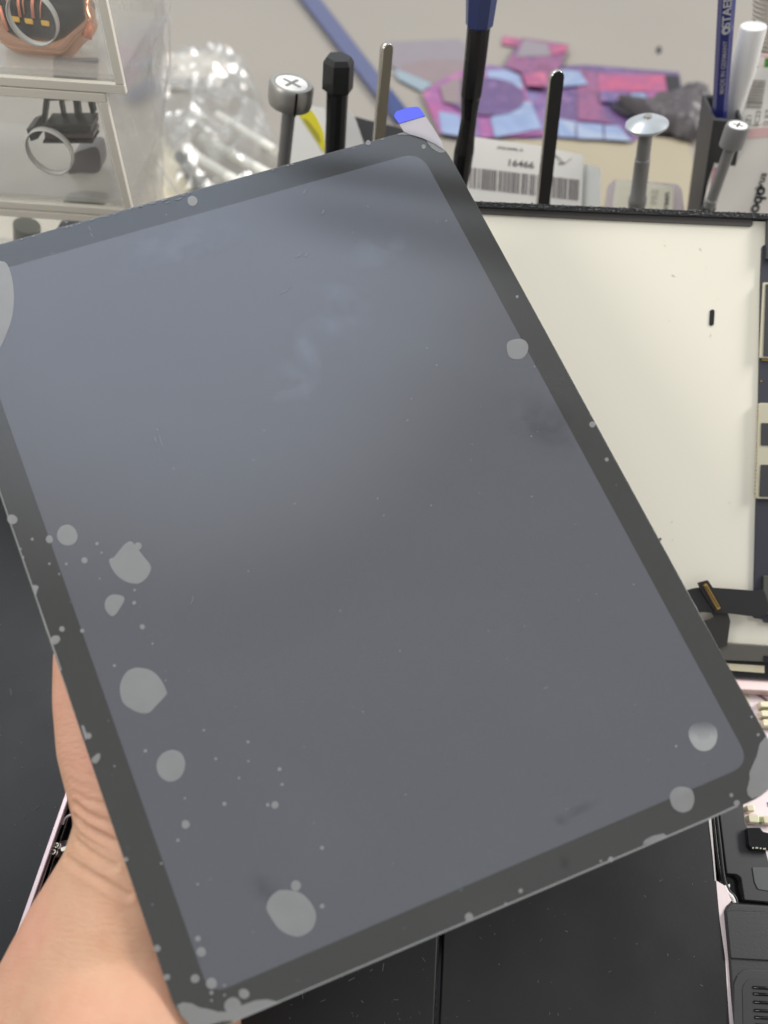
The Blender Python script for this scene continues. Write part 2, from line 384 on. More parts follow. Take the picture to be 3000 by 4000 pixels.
kraft = flat('kraft_envelope', [(1810, 500), (2690, 545), (2760, 940), (1780, 940)], .0015, mat('kraft_paper', (162, 152, 130), .7, var=.12, scale=6), 'tan kraft paper envelope under the coloured films and cards', 'envelope', t=.001)
o = crumple('pouch', Z4([(790, 790), (1000, 750), (1190, 740), (1230, 900), (1110, 1120), (1040, 1110), (960, 1090), (900, 1060), (800, 1050), (560, 880), (460, 780), (520, 800), (620, 850), (700, 850)]), .012, mat('grey_pouch', (80, 74, 76), .4, var=.2, scale=20), z0=.005, amp=.014, freq=26, seed=3, res=60)
tag(o, 'dark grey crumpled pouch on the desk beside the pen holder', 'pouch')
o = flat('pouch_strap', Z4([(460, 775), (500, 790), (600, 830), (700, 850), (690, 880), (590, 885), (540, 860), (470, 810)]), .006, m_ink, parent=o)
o = flat('crumb', ell(2575, 192, 9, 12), .0015, m_ink, 'small dark crumb alone on the bare desk', 'crumb', t=.0015)

# ------------------------------------------------------------ acrylic drawer boxes, left
ac = 'stacked clear acrylic boxes'
BY = .335
def acrylic(name, xr_px, y_top, y_bot, label, ring=None):
    pl = YP(BY); tr = pl.at(xr_px, y_top); br = pl.at(xr_px, y_bot)
    z1, z0 = tr.z, br.z; xr = (tr.x + br.x) / 2; wd, dp, t = .15, .078, .0028
    e = empty(name, (xr - wd / 2, BY, z0), label, 'acrylic box', ac)
    bm = bmesh.new(); X, Y, Zz = Vector((1, 0, 0)), Vector((0, 1, 0)), UP
    o = Vector((xr - wd, BY, z0))
    box_bm(bm, o + Y * t, X * wd, Y * (dp - t), Zz * t)
    box_bm(bm, o + Zz * (z1 - z0 - t) + Y * t, X * wd, Y * (dp - t), Zz * t)
    box_bm(bm, o + Zz * t + Y * t, X * t, Y * (dp - t), Zz * (z1 - z0 - 2 * t))
    box_bm(bm, o + X * (wd - t) + Zz * t + Y * t, X * t, Y * (dp - t), Zz * (z1 - z0 - 2 * t))
    box_bm(bm, o + X * t + Zz * t + Y * (dp - t), X * (wd - 2 * t), Y * t, Zz * (z1 - z0 - 2 * t))
    bm_obj('shell', bm, m_clear, e)
    bm = bmesh.new(); a = t * 1.35                             # frosted cut edges of the front
    box_bm(bm, o, X * wd, Y * t, Zz * a); box_bm(bm, o + Zz * (z1 - z0 - a), X * wd, Y * t, Zz * a)
    box_bm(bm, o + Zz * a, X * a, Y * t, Zz * (z1 - z0 - 2 * a)); box_bm(bm, o + X * (wd - a) + Zz * a, X * a, Y * t, Zz * (z1 - z0 - 2 * a))
    bev(bm_obj('front_edge', bm, m_frost, e), .0004)
    bm = bmesh.new(); box_bm(bm, o + X * a + Zz * a + Y * .0006, X * (wd - 2 * a), Y * (t * .6), Zz * (z1 - z0 - 2 * a))
    bm_obj('drawer_front', bm, m_clear, e)
    bm = bmesh.new(); box_bm(bm, o + X * a + Zz * a * 1.1 + Y * .004, X * (wd - 2 * a), Y * (dp - .01), Zz * .002)
    bm_obj('drawer_floor', bm, clear('milky_acrylic', milk=.3, gloss=.04, milkcol=(.9, .88, .82)), e)
    bm = bmesh.new(); box_bm(bm, o + X * (wd - a - .0022) + Zz * a * 1.2 + Y * .004, X * .002, Y * (dp - .012), Zz * (z1 - z0 - 2.6 * a))
    bm_obj('drawer_side', bm, clear('milky_side', milk=.22, gloss=.05, milkcol=(.9, .88, .82), mvar=.15, mscale=60), e)
    if ring:
        c = pl.at(ring[0], ring[1]); r = mm(c, ring[2]); bm = bmesh.new(); n = 48
        R1 = []
        for i in range(n):
            aa = i / n * math.tau; q = Vector((math.cos(aa), 0, math.sin(aa)))
            w = mm(c, ring[3]) * (1 + .45 * math.sin(aa * 1 + 3.9))
            R1.append([bm.verts.new(c + q * r - Y * .002), bm.verts.new(c + q * (r - w) - Y * .0025), bm.verts.new(c + q * (r - w) + Y * .0012), bm.verts.new(c + q * r + Y * .0012)])
        for i in range(n):
            A, B = R1[i], R1[(i + 1) % n]
            for k in range(4): bm.faces.new((A[k], A[(k + 1) % 4], B[(k + 1) % 4], B[k]))
        bm_obj('finger_hole', bm, mat('ring_white', (214, 212, 204), .25), e, True)
    return e, o, z0, z1
e1, o1, z01, z11 = acrylic('acrylic_box', 436, -200, 366, 'topmost clear acrylic box with a watch case inside', (130, 70, 96, 4.5))
e2, o2, z02, z12 = acrylic('acrylic_box', 470, 372, 846, 'clear acrylic box holding a black bracket, directly under the watch case box', (196, 590, 90, 4.5))
e3, o3, z03, z13 = acrylic('acrylic_box', 500, 852, 1300, 'clear acrylic box whose top edge just shows above the held display')
if z03 > .01:
    pl = YP(BY); bm = bmesh.new(); box_bm(bm, Vector((o3.x, BY, 0)), Vector((.15, 0, 0)), Vector((0, .12, 0)), Vector((0, 0, z03 - .0006)))
    st = bev(bm_obj('box_base', bm, mat('base_cream', (196, 190, 176), .5)), .002); tag(st, 'white base block under the stack of clear acrylic boxes', 'base block')

# watch case in the top box
wc = empty('watch_case', YP(.37).at(200, 160), 'rose gold watch case with black insides and copper strips in the topmost acrylic box', 'watch case')
WP = Plane(YP(.350).at(200, 160), Vector((.05, -.8, .6)))
m_rose = mat('polished_rose_gold', (222, 170, 138), .14, metal=.95, var=.05)
slab('case', WP, spline([(-30, -60), (-40, 100), (-5, 160), (60, 195), (200, 212), (250, 205), (300, 150), (352, 95), (350, 40), (300, -60)], 4), -.013, -.002, m_rose, wc, .0035)
slab('inner_black', WP, rounded([(-30, -60), (20, 120), (60, 138), (200, 150), (240, 130), (325, 60), (320, -60)], 14), -.002, .0004, m_blkg, wc)
for x0, y0, x1, y1, w in ((0, 25, 30, 120, 12), (70, -20, 80, 68, 11), (128, -20, 130, 72, 13), (90, -20, 95, 55, 5), (163, -10, 158, 72, 5), (28, -20, 30, 20, 6)):
    c0, c1 = WP.at(x0, y0, .001), WP.at(x1, y1, .001); tube('copper_strip', [c0, c0.lerp(c1, .5) + WP.n * .001, c1], mm(c0, w / 2), mat('copper_strip', (226, 140, 108), .4, metal=.3), wc, 6)
for x, y in ((58, 74), (110, 82), (174, 90)): slab('yellow_pad', WP, rounded([(x - 15, y - 12), (x + 15, y - 8), (x + 17, y + 12), (x - 12, y + 8)], 4), .0005, .0016, mat('yellow_pad', (226, 176, 50), .5), wc)
tube('crown_button', [WP.at(348, 90, -.004), WP.at(342, 150, -.004)], .0018, mat('copper_strip', (226, 140, 108), .4), wc)
pr = lathe('polished_rod', [(YP(.39).at(190, 30), .0045), (YP(.39).at(345, 34), .005)], m_nickel, wc)
tag(pr, 'pale polished rod behind the copper strips')
gcell = slab('grey_insert', YP(.352), [(215, 225), (385, 225), (385, 300), (218, 300)], -.003, 0, mat('grey_insert', (130, 126, 128), .5)); tag(gcell, 'grey card standing under the watch case in the topmost acrylic box', 'card')
# black bracket in the second box
bk = empty('phone_bracket', YP(.37).at(300, 440), 'black bracket with a brown bar in the acrylic box with the empty finger hole', 'bracket')
BP = YP(.356)
def bars(name, m, th, *lines):
    for (x0, y0, x1, y1, w) in lines:
        a, b = Vector((x0, y0)), Vector((x1, y1)); nn = Vector((-(b - a).y, (b - a).x)).normalized() * w / 2
        slab(name, BP, [tuple(a + nn), tuple(b + nn), tuple(b - nn), tuple(a - nn)], -th, 0, m, bk, .0005)
bars('arm', m_blk, .004, (190, 372, 178, 470, 18), (245, 380, 256, 440, 12), (305, 376, 312, 440, 22), (360, 380, 372, 430, 18), (185, 376, 380, 372, 9))
bars('bar', m_blk, .012, (205, 457, 385, 455, 34), (150, 452, 168, 500, 32))
bars('lower_bar', mat('brown_bar', (96, 80, 80), .3), .01, (200, 490, 388, 490, 22))
bars('lower_lip', m_blkg, .011, (196, 511, 390, 511, 12))
dk = slab('dark_lens', YP(.37), spline([(300, 600), (310, 565), (350, 545), (405, 540), (410, 630), (330, 635), (290, 640)], 4), -.01, 0, mat('smoky', (134, 130, 132), .3)); tag(dk, 'dark rounded cap behind the empty finger hole of the acrylic box', 'cap')
dk2 = slab('grey_pad', YP(.352), spline([(265, 760), (300, 748), (400, 750), (422, 762), (410, 776), (280, 776)], 4), -.01, 0, mat('grey_teal', (132, 136, 134), .4)); tag(dk2, 'thin grey green pad on the floor of the acrylic box with the empty finger hole', 'pad')
dk3 = slab('dark_card', YP(.36), [(240, 862), (500, 856), (520, 900), (228, 900)], -.008, 0, mat('slate', (110, 112, 122), .4)); tag(dk3, 'slate grey card in the acrylic box just above the held display', 'card')
dk4 = lathe('grey_tube', [(YP(.37).at(105, 880), .007), (YP(.37).at(108, 990), .007)], mat('tube_grey', (150, 152, 146), .4)); tag(dk4, 'short grey tube standing in the lowest visible acrylic box', 'tube')

# ------------------------------------------------------------ plastic bags
def hang_bag(name, quad, yf, yb, label, seed, rx=40, ry=70, amp=.012):
    """tall soft bag standing upright: a folded sheet following a quad of pixels"""
    bm = bmesh.new(); V = {}
    (a, b, c, d) = quad
    for i in range(rx + 1):
        for j in range(ry + 1):
            u, v = i / rx, j / ry
            x = (a[0] * (1 - u) + b[0] * u) * (1 - v) + (d[0] * (1 - u) + c[0] * u) * v
            y = (a[1] * (1 - u) + b[1] * u) * (1 - v) + (d[1] * (1 - u) + c[1] * u) * v
            p = YP(yf + (yb - yf) * v).at(x, y)
            q = Vector((u * 3.2, v * 1.5, seed)); nz = (1 - 2 * abs(noise.noise(q))) + .5 * (1 - 2 * abs(noise.noise(q * 2.1 + Vector((v, 0, 0)))))
            V[i, j] = bm.verts.new(p + Vector((0, -1, .2)) * amp * nz)
    for i in range(rx):
        for j in range(ry): bm.faces.new((V[i, j], V[i + 1, j], V[i + 1, j + 1], V[i, j + 1]))
    o = bm_obj(name, bm, m_bag, None, True); s = o.modifiers.new('sheet', 'SOLIDIFY'); s.thickness = .0003
    return tag(o, label, 'plastic bag')
hang_bag('plastic_bag', [(440, -60), (665, -60), (650, 900), (452, 1000)], .46, .44, 'tall crinkled clear bag standing between the acrylic boxes and the barcode label', 5)
_bag = bpy.data.objects['plastic_bag']
for pts in ([(668, -30), (655, 60), (614, 130), (593, 220), (590, 320), (598, 480), (592, 600)], [(448, 20), (478, 110), (518, 200), (538, 262)], [(592, 600), (650, 690), (740, 810)], [(462, 300), (500, 292), (560, 296)], [(520, 880), (545, 760), (592, 600)], [(662, 60), (664, 240), (650, 330)]):
    tube('fold', curve_pts([YP(.44).at(x, y) for x, y in pts]), .0007, clear('fold_white', milk=.4, gloss=.12, milkcol=(.95, .94, .92)), _bag, 6)
m_bag2 = clear('shiny_polybag', (.97, .98, .98), milk=.17, gloss=.12, rough=.2, bump=.3, bscale=60, mvar=.1, mscale=30)
o = crumple('plastic_bag', [(600, 300), (680, 345), (800, 320), (895, 222), (930, 285), (1010, 340), (1040, 440), (990, 450), (1080, 520), (1110, 640), (1040, 800), (860, 900), (640, 900), (540, 760), (600, 620), (560, 500), (610, 430)], .032, m_bag2, z0=.001, amp=.042, freq=27, seed=1.5, res=58, smooth=False)
tag(o, 'shiny crumpled clear bag of white tubes lying behind the held display', 'plastic bag')
tb = 'white tubes inside the shiny bag'
for k, (x0, y0, x1, y1, w, lab) in enumerate(((740, 600, 1000, 760, 46, 'white tube lowest in the shiny bag, touching the display edge'), (790, 540, 1060, 690, 40, 'white tube in the middle of the shiny bag'), (850, 450, 1075, 590, 34, 'white tube highest in the shiny bag'))):
    a, b = Plane((0, 0, .02), UP).at(x0, y0), Plane((0, 0, .02), UP).at(x1, y1); r = mm(a, w / 2)
    t_ = lathe('tube', [(a, r * .5), (a, r), (b, r), (b, r * .5)], mat('milky_tube', (232, 230, 220), .2), None, 20); tag(t_, lab, 'tube', tb)
t_ = lathe('dark_rod', [(Plane((0, 0, .02), UP).at(700, 610), .004), (Plane((0, 0, .02), UP).at(800, 790), .004)], m_blk); tag(t_, 'thin black rod at the lower left end of the shiny bag', 'rod')
lb = flat('barcode_label', [(640, 210), (880, 195), (900, 250), (860, 345), (640, 345)], .003, mat('label_grey', (206, 198, 186), .6), 'blurred grey label with a slanted barcode lying behind the shiny bag', 'label', t=.001)
x = 664
bmx = bmesh.new()
while x < 835:
    w = random.choice((3, 4, 7)); P_ = [DESK.at(a, b, .0034) for a, b in ((x + 4, 303), (x + 4 + w, 303), (x + w - 6, 338), (x - 6, 338))]; slab_bm(bmx, P_, [p - UP * .0003 for p in P_]); x += w + random.choice((3, 4, 5))
bm_obj('barcode', bmx, mat('barcode_soft', (112, 104, 102), .6), lb)
o = crumple('tissue', [(560, 560), (640, 540), (700, 620), (820, 800), (700, 960), (540, 900), (500, 700)], .01, mat('tissue_cream', (206, 196, 170), .7, var=.12, scale=25), z0=.001, amp=.02, freq=30, seed=9, res=40)
tag(o, 'cream crumpled tissue on the desk between the clear bag and the display', 'tissue')

# ------------------------------------------------------------ cards behind the panel
CARD = Plane(YP(.415).at(2050, 780), (0, -math.sin(math.radians(50)), math.cos(math.radians(50))))
def card_axes(pl, a, b):
    return (pl.at(*b) - pl.at(*a)).normalized()
c1 = slab('barcode_card', CARD, rounded([(1840, 533), (2117, 571), (2280, 607), (2262, 1000), (1790, 960)], 12), -.0006, 0, m_paper); tag(c1, 'white card with the number 16466 and a barcode between the screwdriver and the black spudger', 'card')
CH = Plane(CARD.P + CARD.n * .0001, CARD.n)
bmx = bmesh.new(); x = 1838.
while x < 2262:
    w = random.choice((2.5, 3, 5, 6)); y0 = 655 + (x - 1850) * .115; y1 = y0 + 82
    P_ = [CH.at(a, b) for a, b in ((x, y0), (x + w, y0 + .5), (x + w - 4, y1), (x - 4, y1))]; slab_bm(bmx, P_, [p - CARD.n * .0001 for p in P_]); x += w + random.choice((2.5, 3, 3, 7))
bm_obj('barcode', bmx, mat('barcode_brown', (98, 88, 90), .6), c1)
xd = card_axes(CARD, (1980, 640), (2085, 652))
text('number', '16466', CH.at(1978, 646), xd, CARD.n, mm(CARD.P, 33), mat('faded_ink', (84, 80, 80), .6), c1, bold=mm(CARD.P, .5), squeeze=1.3)
text('address_line', 'AVNI ANWR, 10', CH.at(1942, 580), xd, CARD.n, mm(CARD.P, 12), m_inkg, c1, bold=mm(CARD.P, .4), squeeze=1.15)
tube('scribble', curve_pts([CH.at(*p) for p in ((2166, 598), (2178, 622), (2200, 640), (2180, 640), (2215, 632), (2232, 618))]), mm(CARD.P, 1.2), m_inkg, c1, 5)
tube('scribble', curve_pts([CH.at(*p) for p in ((2164, 604), (2190, 620), (2206, 644))]), mm(CARD.P, 1), m_inkg, c1, 5)
c2 = slab('blank_card', Plane(CARD.P - CARD.n * .003, CARD.n), rounded([(2150, 610), (2348, 655), (2342, 960), (2150, 950)], 22), -.0006, 0, mat('pale_card', (226, 228, 222), .6)); tag(c2, 'blank pale card with rounded corners sticking out behind the 16466 card', 'card')
cb = slab('clear_case', Plane(CARD.P - CARD.n * .004, CARD.n), rounded([(2386, 700), (2660, 720), (2700, 1000), (2340, 980)], 30), -.006, 0, clear('lilac_clear', (.9, .88, .95), milk=.35, gloss=.08, milkcol=(.72, .7, .78))); tag(cb, 'lilac clear plastic case behind the price card', 'case')
c3 = slab('price_card', Plane(CARD.P - CARD.n * .001, CARD.n), rounded([(2408, 701), (2632, 727), (2622, 980), (2370, 960)], 8), -.0006, 0, mat('ivory_card', (232, 228, 208), .6)); tag(c3, 'ivory card with sideways writing behind the mushroom headed tool', 'card')
C3 = Plane(CARD.P - CARD.n * .0009, CARD.n); yd = card_axes(CARD, (2585, 840), (2592, 760)); 
text('writing', 'Screen', C3.at(2606, 850), yd, CARD.n, mm(CARD.P, 34), mat('dark_ink_soft', (80, 78, 74), .6), c3, bold=mm(CARD.P, .5))
text('writing', 'PRE', C3.at(2566, 800), yd, CARD.n, mm(CARD.P, 36), mat('faint_ink', (196, 190, 172), .6), c3, bold=mm(CARD.P, .6))
# yellow label card
c4 = slab('yellow_tag_card', CARD, rounded([(1158, 409), (1268, 420), (1330, 900), (1060, 900)], 8), -.0006, 0, m_paper); tag(c4, 'white card with a yellow leaf shaped mark behind the round headed steel tool', 'card')
slab('yellow_mark', Plane(CARD.P, CARD.n), spline(Z2([(470, 950), (500, 922), (550, 922), (610, 980), (660, 1070), (695, 1160), (705, 1300), (685, 1300), (630, 1215), (560, 1110), (500, 1020)]), 4), 0, .0002, mat('yellow_ink', (226, 212, 40), .5), c4)
slab('grey_print', Plane(CARD.P, CARD.n), spline(Z2([(520, 1030), (550, 1035), (600, 1090), (650, 1160), (670, 1230), (640, 1210), (580, 1120)]), 4), .0002, .0003, mat('olive_ink', (168, 160, 50), .6), c4)
c5 = slab('grey_card', Plane(CARD.P - CARD.n * .003, CARD.n), rounded(Z2([(600, 915), (915, 960), (965, 1010), (1060, 1290), (700, 1700)]), 8), -.0006, 0, mat('grey_card', (204, 202, 198), .6)); tag(c5, 'pale grey card peeking out on both sides of the black hexagonal tool', 'card')
c6 = slab('dark_box', Plane(CARD.P - CARD.n * .012, CARD.n), Z2([(940, 1000), (1110, 1045), (1500, 1140), (1700, 1300), (1700, 2000), (1040, 1900)]), -.02, 0, mat('charcoal', (64, 64, 66), .5)); tag(c6, 'charcoal box low behind the steel spudger and the blue film tab', 'box')

# ------------------------------------------------------------ tools standing behind the panel
TY = .372
tools = 'hand tools standing upright behind the white panel'
def axis(top, bot, Y=TY):
    pl = YP(Y); a, b = pl.at(*top), pl.at(*bot); d = (b - a).normalized()
    return a, b, d
def down(a, d, z=.03):                       # follow the axis to the holder
    return a + d * ((z - a.z) / d.z)
# round headed steel tool
a, b, d = axis((1140, 322), (1106, 660)); R_ = mm(a, 90); st = mm(a, 27)
T = empty('steel_tool', down(a, d), 'steel tool with a wide round head and white cross disc, behind the display top edge', 'tool', tools)
hh = R_ * .95
lathe('head', [(a + d * hh * 1.05, R_ * .82), (a + d * hh, R_ * .93), (a + d * hh * .75, R_ * .98), (a + d * R_ * .12, R_ * .98), (a, R_ * .9), (a, R_ * .74), (a + d * R_ * .06, R_ * .72)], m_steel, T, 40)
lathe('disc', [(a + d * R_ * .05, R_ * .71), (a + d * R_ * .02, R_ * .70)], m_white, T, 32)
uu = Vector((1, 0, 0)); uu = (uu - d * uu.dot(d)).normalized(); vv = d.cross(uu)
def cross_mark(c, d, s, w, m, parent, rot):
    bm = bmesh.new()
    for k in (0, 1):
        p = uu * math.cos(rot + k * 1.57) + vv * math.sin(rot + k * 1.57); q = d.cross(p)
        tp = [c + p * s + q * w, c - p * s + q * w, c - p * s - q * w, c + p * s - q * w]; tp = [v - d * .00004 * k for v in tp]; slab_bm(bm, tp, [v + d * .0001 for v in tp])
    bm_obj('cross_slot', bm, m, parent)
cross_mark(a + d * R_ * .01, d, R_ * .45, R_ * .07, mat('grey_mark', (120, 120, 118), .5), T, .5)
bmx = bmesh.new(); cc = a + d * hh * .5 + (uu * .35 - vv * .93).normalized() * R_ * .97
if (cc - C0).length > (a + d * hh * .5 - C0).length: cc = a + d * hh * .5 + (uu * .35 + vv * .93).normalized() * R_ * .97
box_bm(bmx, cc - uu * .0005 - d * hh * .48 - Vector((0, .0005, 0)), uu * .0011, Vector((0, .001, 0)), d * hh * 1.0); bm_obj('side_slot', bmx, m_blkg, T)
lathe('shaft', [(a + d * hh, st), (down(a, d), st * 1.0)], m_gun, T)
# black hexagonal tool
a, b, d = axis((1324, 222), (1306, 640)); R_ = mm(a, 62); sr = mm(a, 45)
T = empty('hexagonal_tool', down(a, d), 'black tool with a worn faceted hexagonal top, between the two steel tools', 'tool', tools)
hl = mm(a, 118)
lathe('head', [(a + d * (hl * 1.12), sr), (a + d * hl, R_ * 1.03), (a + d * hl * .15, R_ * 1.0), (a, R_ * .8)], mat('worn_black', (34, 34, 34), .5, var=.4, scale=300), T, 6, .3, smooth=False)
lathe('shaft', [(a + d * hl, sr), (a + d * hl * 2, sr * .97), (down(a, d), sr * .97)], mat('ribbed_black', (26, 26, 28), .35), T, 12, smooth=False)
# spudgers
def flat_tool(name, top, bot, wpx, thick, m, medge, label, bend=0, tilt=0.35):
    a, b, d = axis(top, bot); w = mm(a, wpx / 2); end = down(a, d)
    side = Vector((math.cos(tilt), math.sin(tilt), 0)); side = (side - d * side.dot(d)).normalized(); nn = d.cross(side); nn = nn if nn.y < 0 else -nn
    T = empty(name, end, label, 'tool', tools)
    pts = []; c = a + d * w
    for k in range(13):
        an = math.pi * k / 12; pts.append(c - side * math.cos(an) * w - d * math.sin(an) * w)
    pts += [end + side * w, end - side * w]
    bm = bmesh.new(); slab_bm(bm, [p + nn * thick / 2 for p in pts], [p - nn * thick / 2 for p in pts])
    o = bm_obj('blade', bm, m, T); o.data.materials.append(medge)
    for p in o.data.polygons:
        if len(p.vertices) == 4: p.material_index = 1; p.use_smooth = True
    return T, nn, d, side
m_edge = mat('bright_edge', (212, 206, 194), .2, metal=.8)
flat_tool('spudger', (1512, 168), (1478, 560), 44, .0032, mat('warm_steel', (142, 136, 122), .4, metal=.7), m_edge, 'flat steel spudger with a rounded tip, standing right of the black hexagonal tool', tilt=.6)
flat_tool('spudger', (2176, 274), (2120, 800), 56, .0028, mat('matte_black', (26, 26, 27), .5), m_edge, 'flat matte black spudger with a bright edge, in front of the 16466 card', tilt=.3)
# blue capped screwdriver
pl = YP(TY); T = empty('screwdriver', pl.at(1800, 760), 'tall black precision screwdriver with a faceted blue cap', 'screwdriver', tools)
def prof(rows): return [(pl.at(x, y), mm(pl.at(x, y), w / 2)) for x, y, w in rows]
P_ = prof([(1892, -130, 142), (1872, 96, 108), (1871, 104, 96)]); lathe('cap', P_, mat('blue_cap', (52, 64, 112), .35), T, 8, .2, smooth=False)
end = down(P_[0][0], (pl.at(1800, 760) - P_[0][0]).normalized())
P_ = prof([(1871, 100, 92), (1858, 220, 88), (1840, 370, 82), (1838, 384, 76), (1832, 460, 62), (1822, 530, 66), (1813, 590, 78), (1806, 640, 74), (1792, 760, 56)]) + [(end, .003)]
lathe('handle', P_, mat('gloss_black', (24, 24, 26), .25), T, 14, smooth=False)
# mushroom headed tool
a, b, d = axis((2528, 478), (2488, 800)); R_ = mm(a, 84)
T = empty('mushroom_tool', down(a, d), 'dark grey tool with a shiny domed mushroom head, in front of the ivory card', 'tool', tools)
P_ = [(a - d * R_ * .25, R_ * .05), (a - d * R_ * .22, R_ * .3), (a - d * R_ * .1, R_ * .7), (a + d * R_ * .06, R_ * .97), (a + d * R_ * .14, R_ * .98), (a + d * R_ * .3, R_ * .8), (a + d * R_ * .5, R_ * .4)]
lathe('head', P_, mat('pale_satin', (188, 194, 196), .3, metal=.4), T, 40)
lathe('nub', [(a - d * R_ * .33, R_ * .16), (a - d * R_ * .2, R_ * .22)], m_steel, T, 16)
s0 = mm(a, 28); L_ = (b - a).length
lathe('shaft', [(a + d * L_ * .1, s0 * .95), (a + d * L_ * .42, s0), (a + d * L_ * .425, s0 * 1.1), (a + d * L_ * .44, s0 * 1.1), (a + d * L_ * .45, s0 * 1.08), (a + d * L_ * .88, s0 * 1.14), (a + d * L_ * .9, s0 * 1.3), (a + d * L_ * .97, s0 * 1.35), (a + d * L_, s0 * 1.25), (down(a, d), s0 * 1.2)], m_gun, T)
# cross topped tool
a, b, d = axis((2884, 488), (2752, 860)); R_ = mm(a, 47)
T = empty('cross_topped_tool', down(a, d), 'dark grey tool with a white cross slotted top, rightmost of the standing tools', 'tool', tools)
lathe('head', [(a + d * R_ * 2.0, R_ * .6), (a + d * R_ * 1.75, R_ * .98), (a + d * R_ * .25, R_), (a, R_ * .93), (a, R_ * .8), (a + d * R_ * .05, R_ * .78)], m_gun, T, 36)
lathe('disc', [(a + d * R_ * .04, R_ * .77), (a + d * R_ * .01, R_ * .76)], m_white, T, 32)
uu = Vector((1, 0, 0)); uu = (uu - d * uu.dot(d)).normalized(); vv = d.cross(uu)
cross_mark(a, d, R_ * .42, R_ * .07, m_ink, T, .5)
L_ = (b - a).length; s0 = mm(a, 22.5)
lathe('shaft', [(a + d * R_ * 1.9, s0), (a + d * L_ * .76, s0 * 1.0), (a + d * L_ * .77, s0 * 1.15), (a + d * L_ * .8, s0 * 1.1), (a + d * L_ * .84, s0 * 1.1)], m_gun, T)
m_kn = mat('knurled', (74, 76, 77), .4, metal=.5)
nt = m_kn.node_tree; wv = nt.nodes.new('ShaderNodeTexWave'); wv.inputs['Scale'].default_value = 320; wv.bands_direction = 'DIAGONAL'; tcn = nt.nodes.new('ShaderNodeTexCoord'); bp = nt.nodes.new('ShaderNodeBump'); bp.inputs['Distance'].default_value = .0006
nt.links.new(tcn.outputs['Object'], wv.inputs['Vector']); nt.links.new(wv.outputs['Fac'], bp.inputs['Height']); nt.links.new(bp.outputs[0], nt.nodes['Principled BSDF'].inputs['Normal'])
lathe('grip', [(a + d * L_ * .84, s0 * 1.15), (a + d * L_ * .85, s0 * 1.3), (down(a, d), s0 * 1.45)], m_kn, T)
# foam stand that holds them, hidden behind the panel
hb = bmesh.new(); box_bm(hb, Vector((-.075, TY - .02, 0)), Vector((.26, 0, 0)), Vector((0, .04, 0)), Vector((0, 0, .05)))
hs = bev(bm_obj('tool_stand', hb, m_graph), .002); tag(hs, 'low dark foam stand carrying the row of upright tools', 'tool stand')

# ------------------------------------------------------------ pens and packets, right
zt = YP(.40).at(2787, 468).z
HP = Plane((0, 0, zt), UP)
topq = [HP.at(*p) for p in ((2742, 368), (2787, 468), (2905, 478), (2870, 368))]
dn = (YP(.40).at(2738, 800) - YP(.40).at(2787, 468)); dn = dn * (zt / -dn.z)
ph = empty('pen_holder', topq[0] + dn, 'dark grey pen holder with a scooped top holding the blue pencil', 'pen holder')
bm = bmesh.new()
inner = [topq[0].lerp(topq[2], t) for t in (.16, .84)]
cen = sum(topq, Vector()) / 4
inn = [v.lerp(cen, .22) for v in topq]
A = [bm.verts.new(v) for v in topq]; B = [bm.verts.new(v + dn) for v in topq]; I = [bm.verts.new(v) for v in inn]; J = [bm.verts.new(v + dn * .8) for v in inn]
for i in range(4):
    k = (i + 1) % 4
    bm.faces.new((A[i], A[k], B[k], B[i])); bm.faces.new((A[i], I[i], I[k], A[k])); bm.faces.new((I[i], J[i], J[k], I[k]))
bm.faces.new(B); bm.faces.new(J)
bev(bm_obj('body', bm, m_graph, ph), .0006)
# blue pencil
pl = YP(.41); T = empty('pencil', pl.at(2806, 470), 'hexagonal dark blue pencil with silver lettering in the pen holder', 'pencil')
m_navy = mat('navy_lacquer', (44, 48, 116), .25, coat=.3)
p0, p1 = pl.at(2850, -160), pl.at(2809, 470); r_ = mm(p1, 27)
dd_ = (p0 - p1).normalized(); fn = (C0 - p0).normalized(); fn = (fn - dd_ * fn.dot(dd_)).normalized()
_ax = -dd_; _u = Vector((1, 0, 0)); _u = (_u - _ax * _u.dot(_ax)).normalized(); _v = _ax.cross(_u)
lathe('barrel', [(p0, r_ * 1.12), (p1, r_)], m_navy, T, 6, math.atan2(fn.dot(_v), fn.dot(_u)) + math.radians(30), smooth=False)
m_silv = mat('silver_print', (206, 206, 208), .4, metal=.3)
so = fn * (r_ * 1.12 * .88)
def on_pen(x, y):
    q = pl.at(x, y); t_ = (q - p1).dot(dd_); s_ = (q - p1 - dd_ * t_).dot(dd_.cross(fn)); return p1 + dd_ * t_ + dd_.cross(fn) * s_ + so
text('brand_lettering', 'STAEDTLER', on_pen(2851, 92), dd_, fn, mm(p1, 37), m_silv, T, bold=mm(p1, .8))
hc = on_pen(2836, 106); sd = dd_.cross(fn).normalized(); bmx = bmesh.new()
rg = [hc + (sd * math.cos(i / 20 * math.tau) + dd_ * math.sin(i / 20 * math.tau)) * mm(p1, 14) for i in range(20)]; slab_bm(bmx, rg, [v - fn * .0001 for v in rg]); bm_obj('head_emblem', bmx, m_silv, T)
bmx = bmesh.new(); rg = [hc + fn * .00004 + sd * mm(p1, 2) + (sd * math.cos(i / 16 * math.tau) + dd_ * math.sin(i / 16 * math.tau)) * mm(p1, 6) for i in range(16)]; slab_bm(bmx, rg, [v - fn * .0001 for v in rg]); bm_obj('emblem_face', bmx, m_navy, T)
text('origin_lettering', 'MADE IN GERMANY', on_pen(2828, 352), dd_, fn, mm(p1, 21), mat('dull_silver', (176, 172, 180), .5), T, bold=mm(p1, .2))
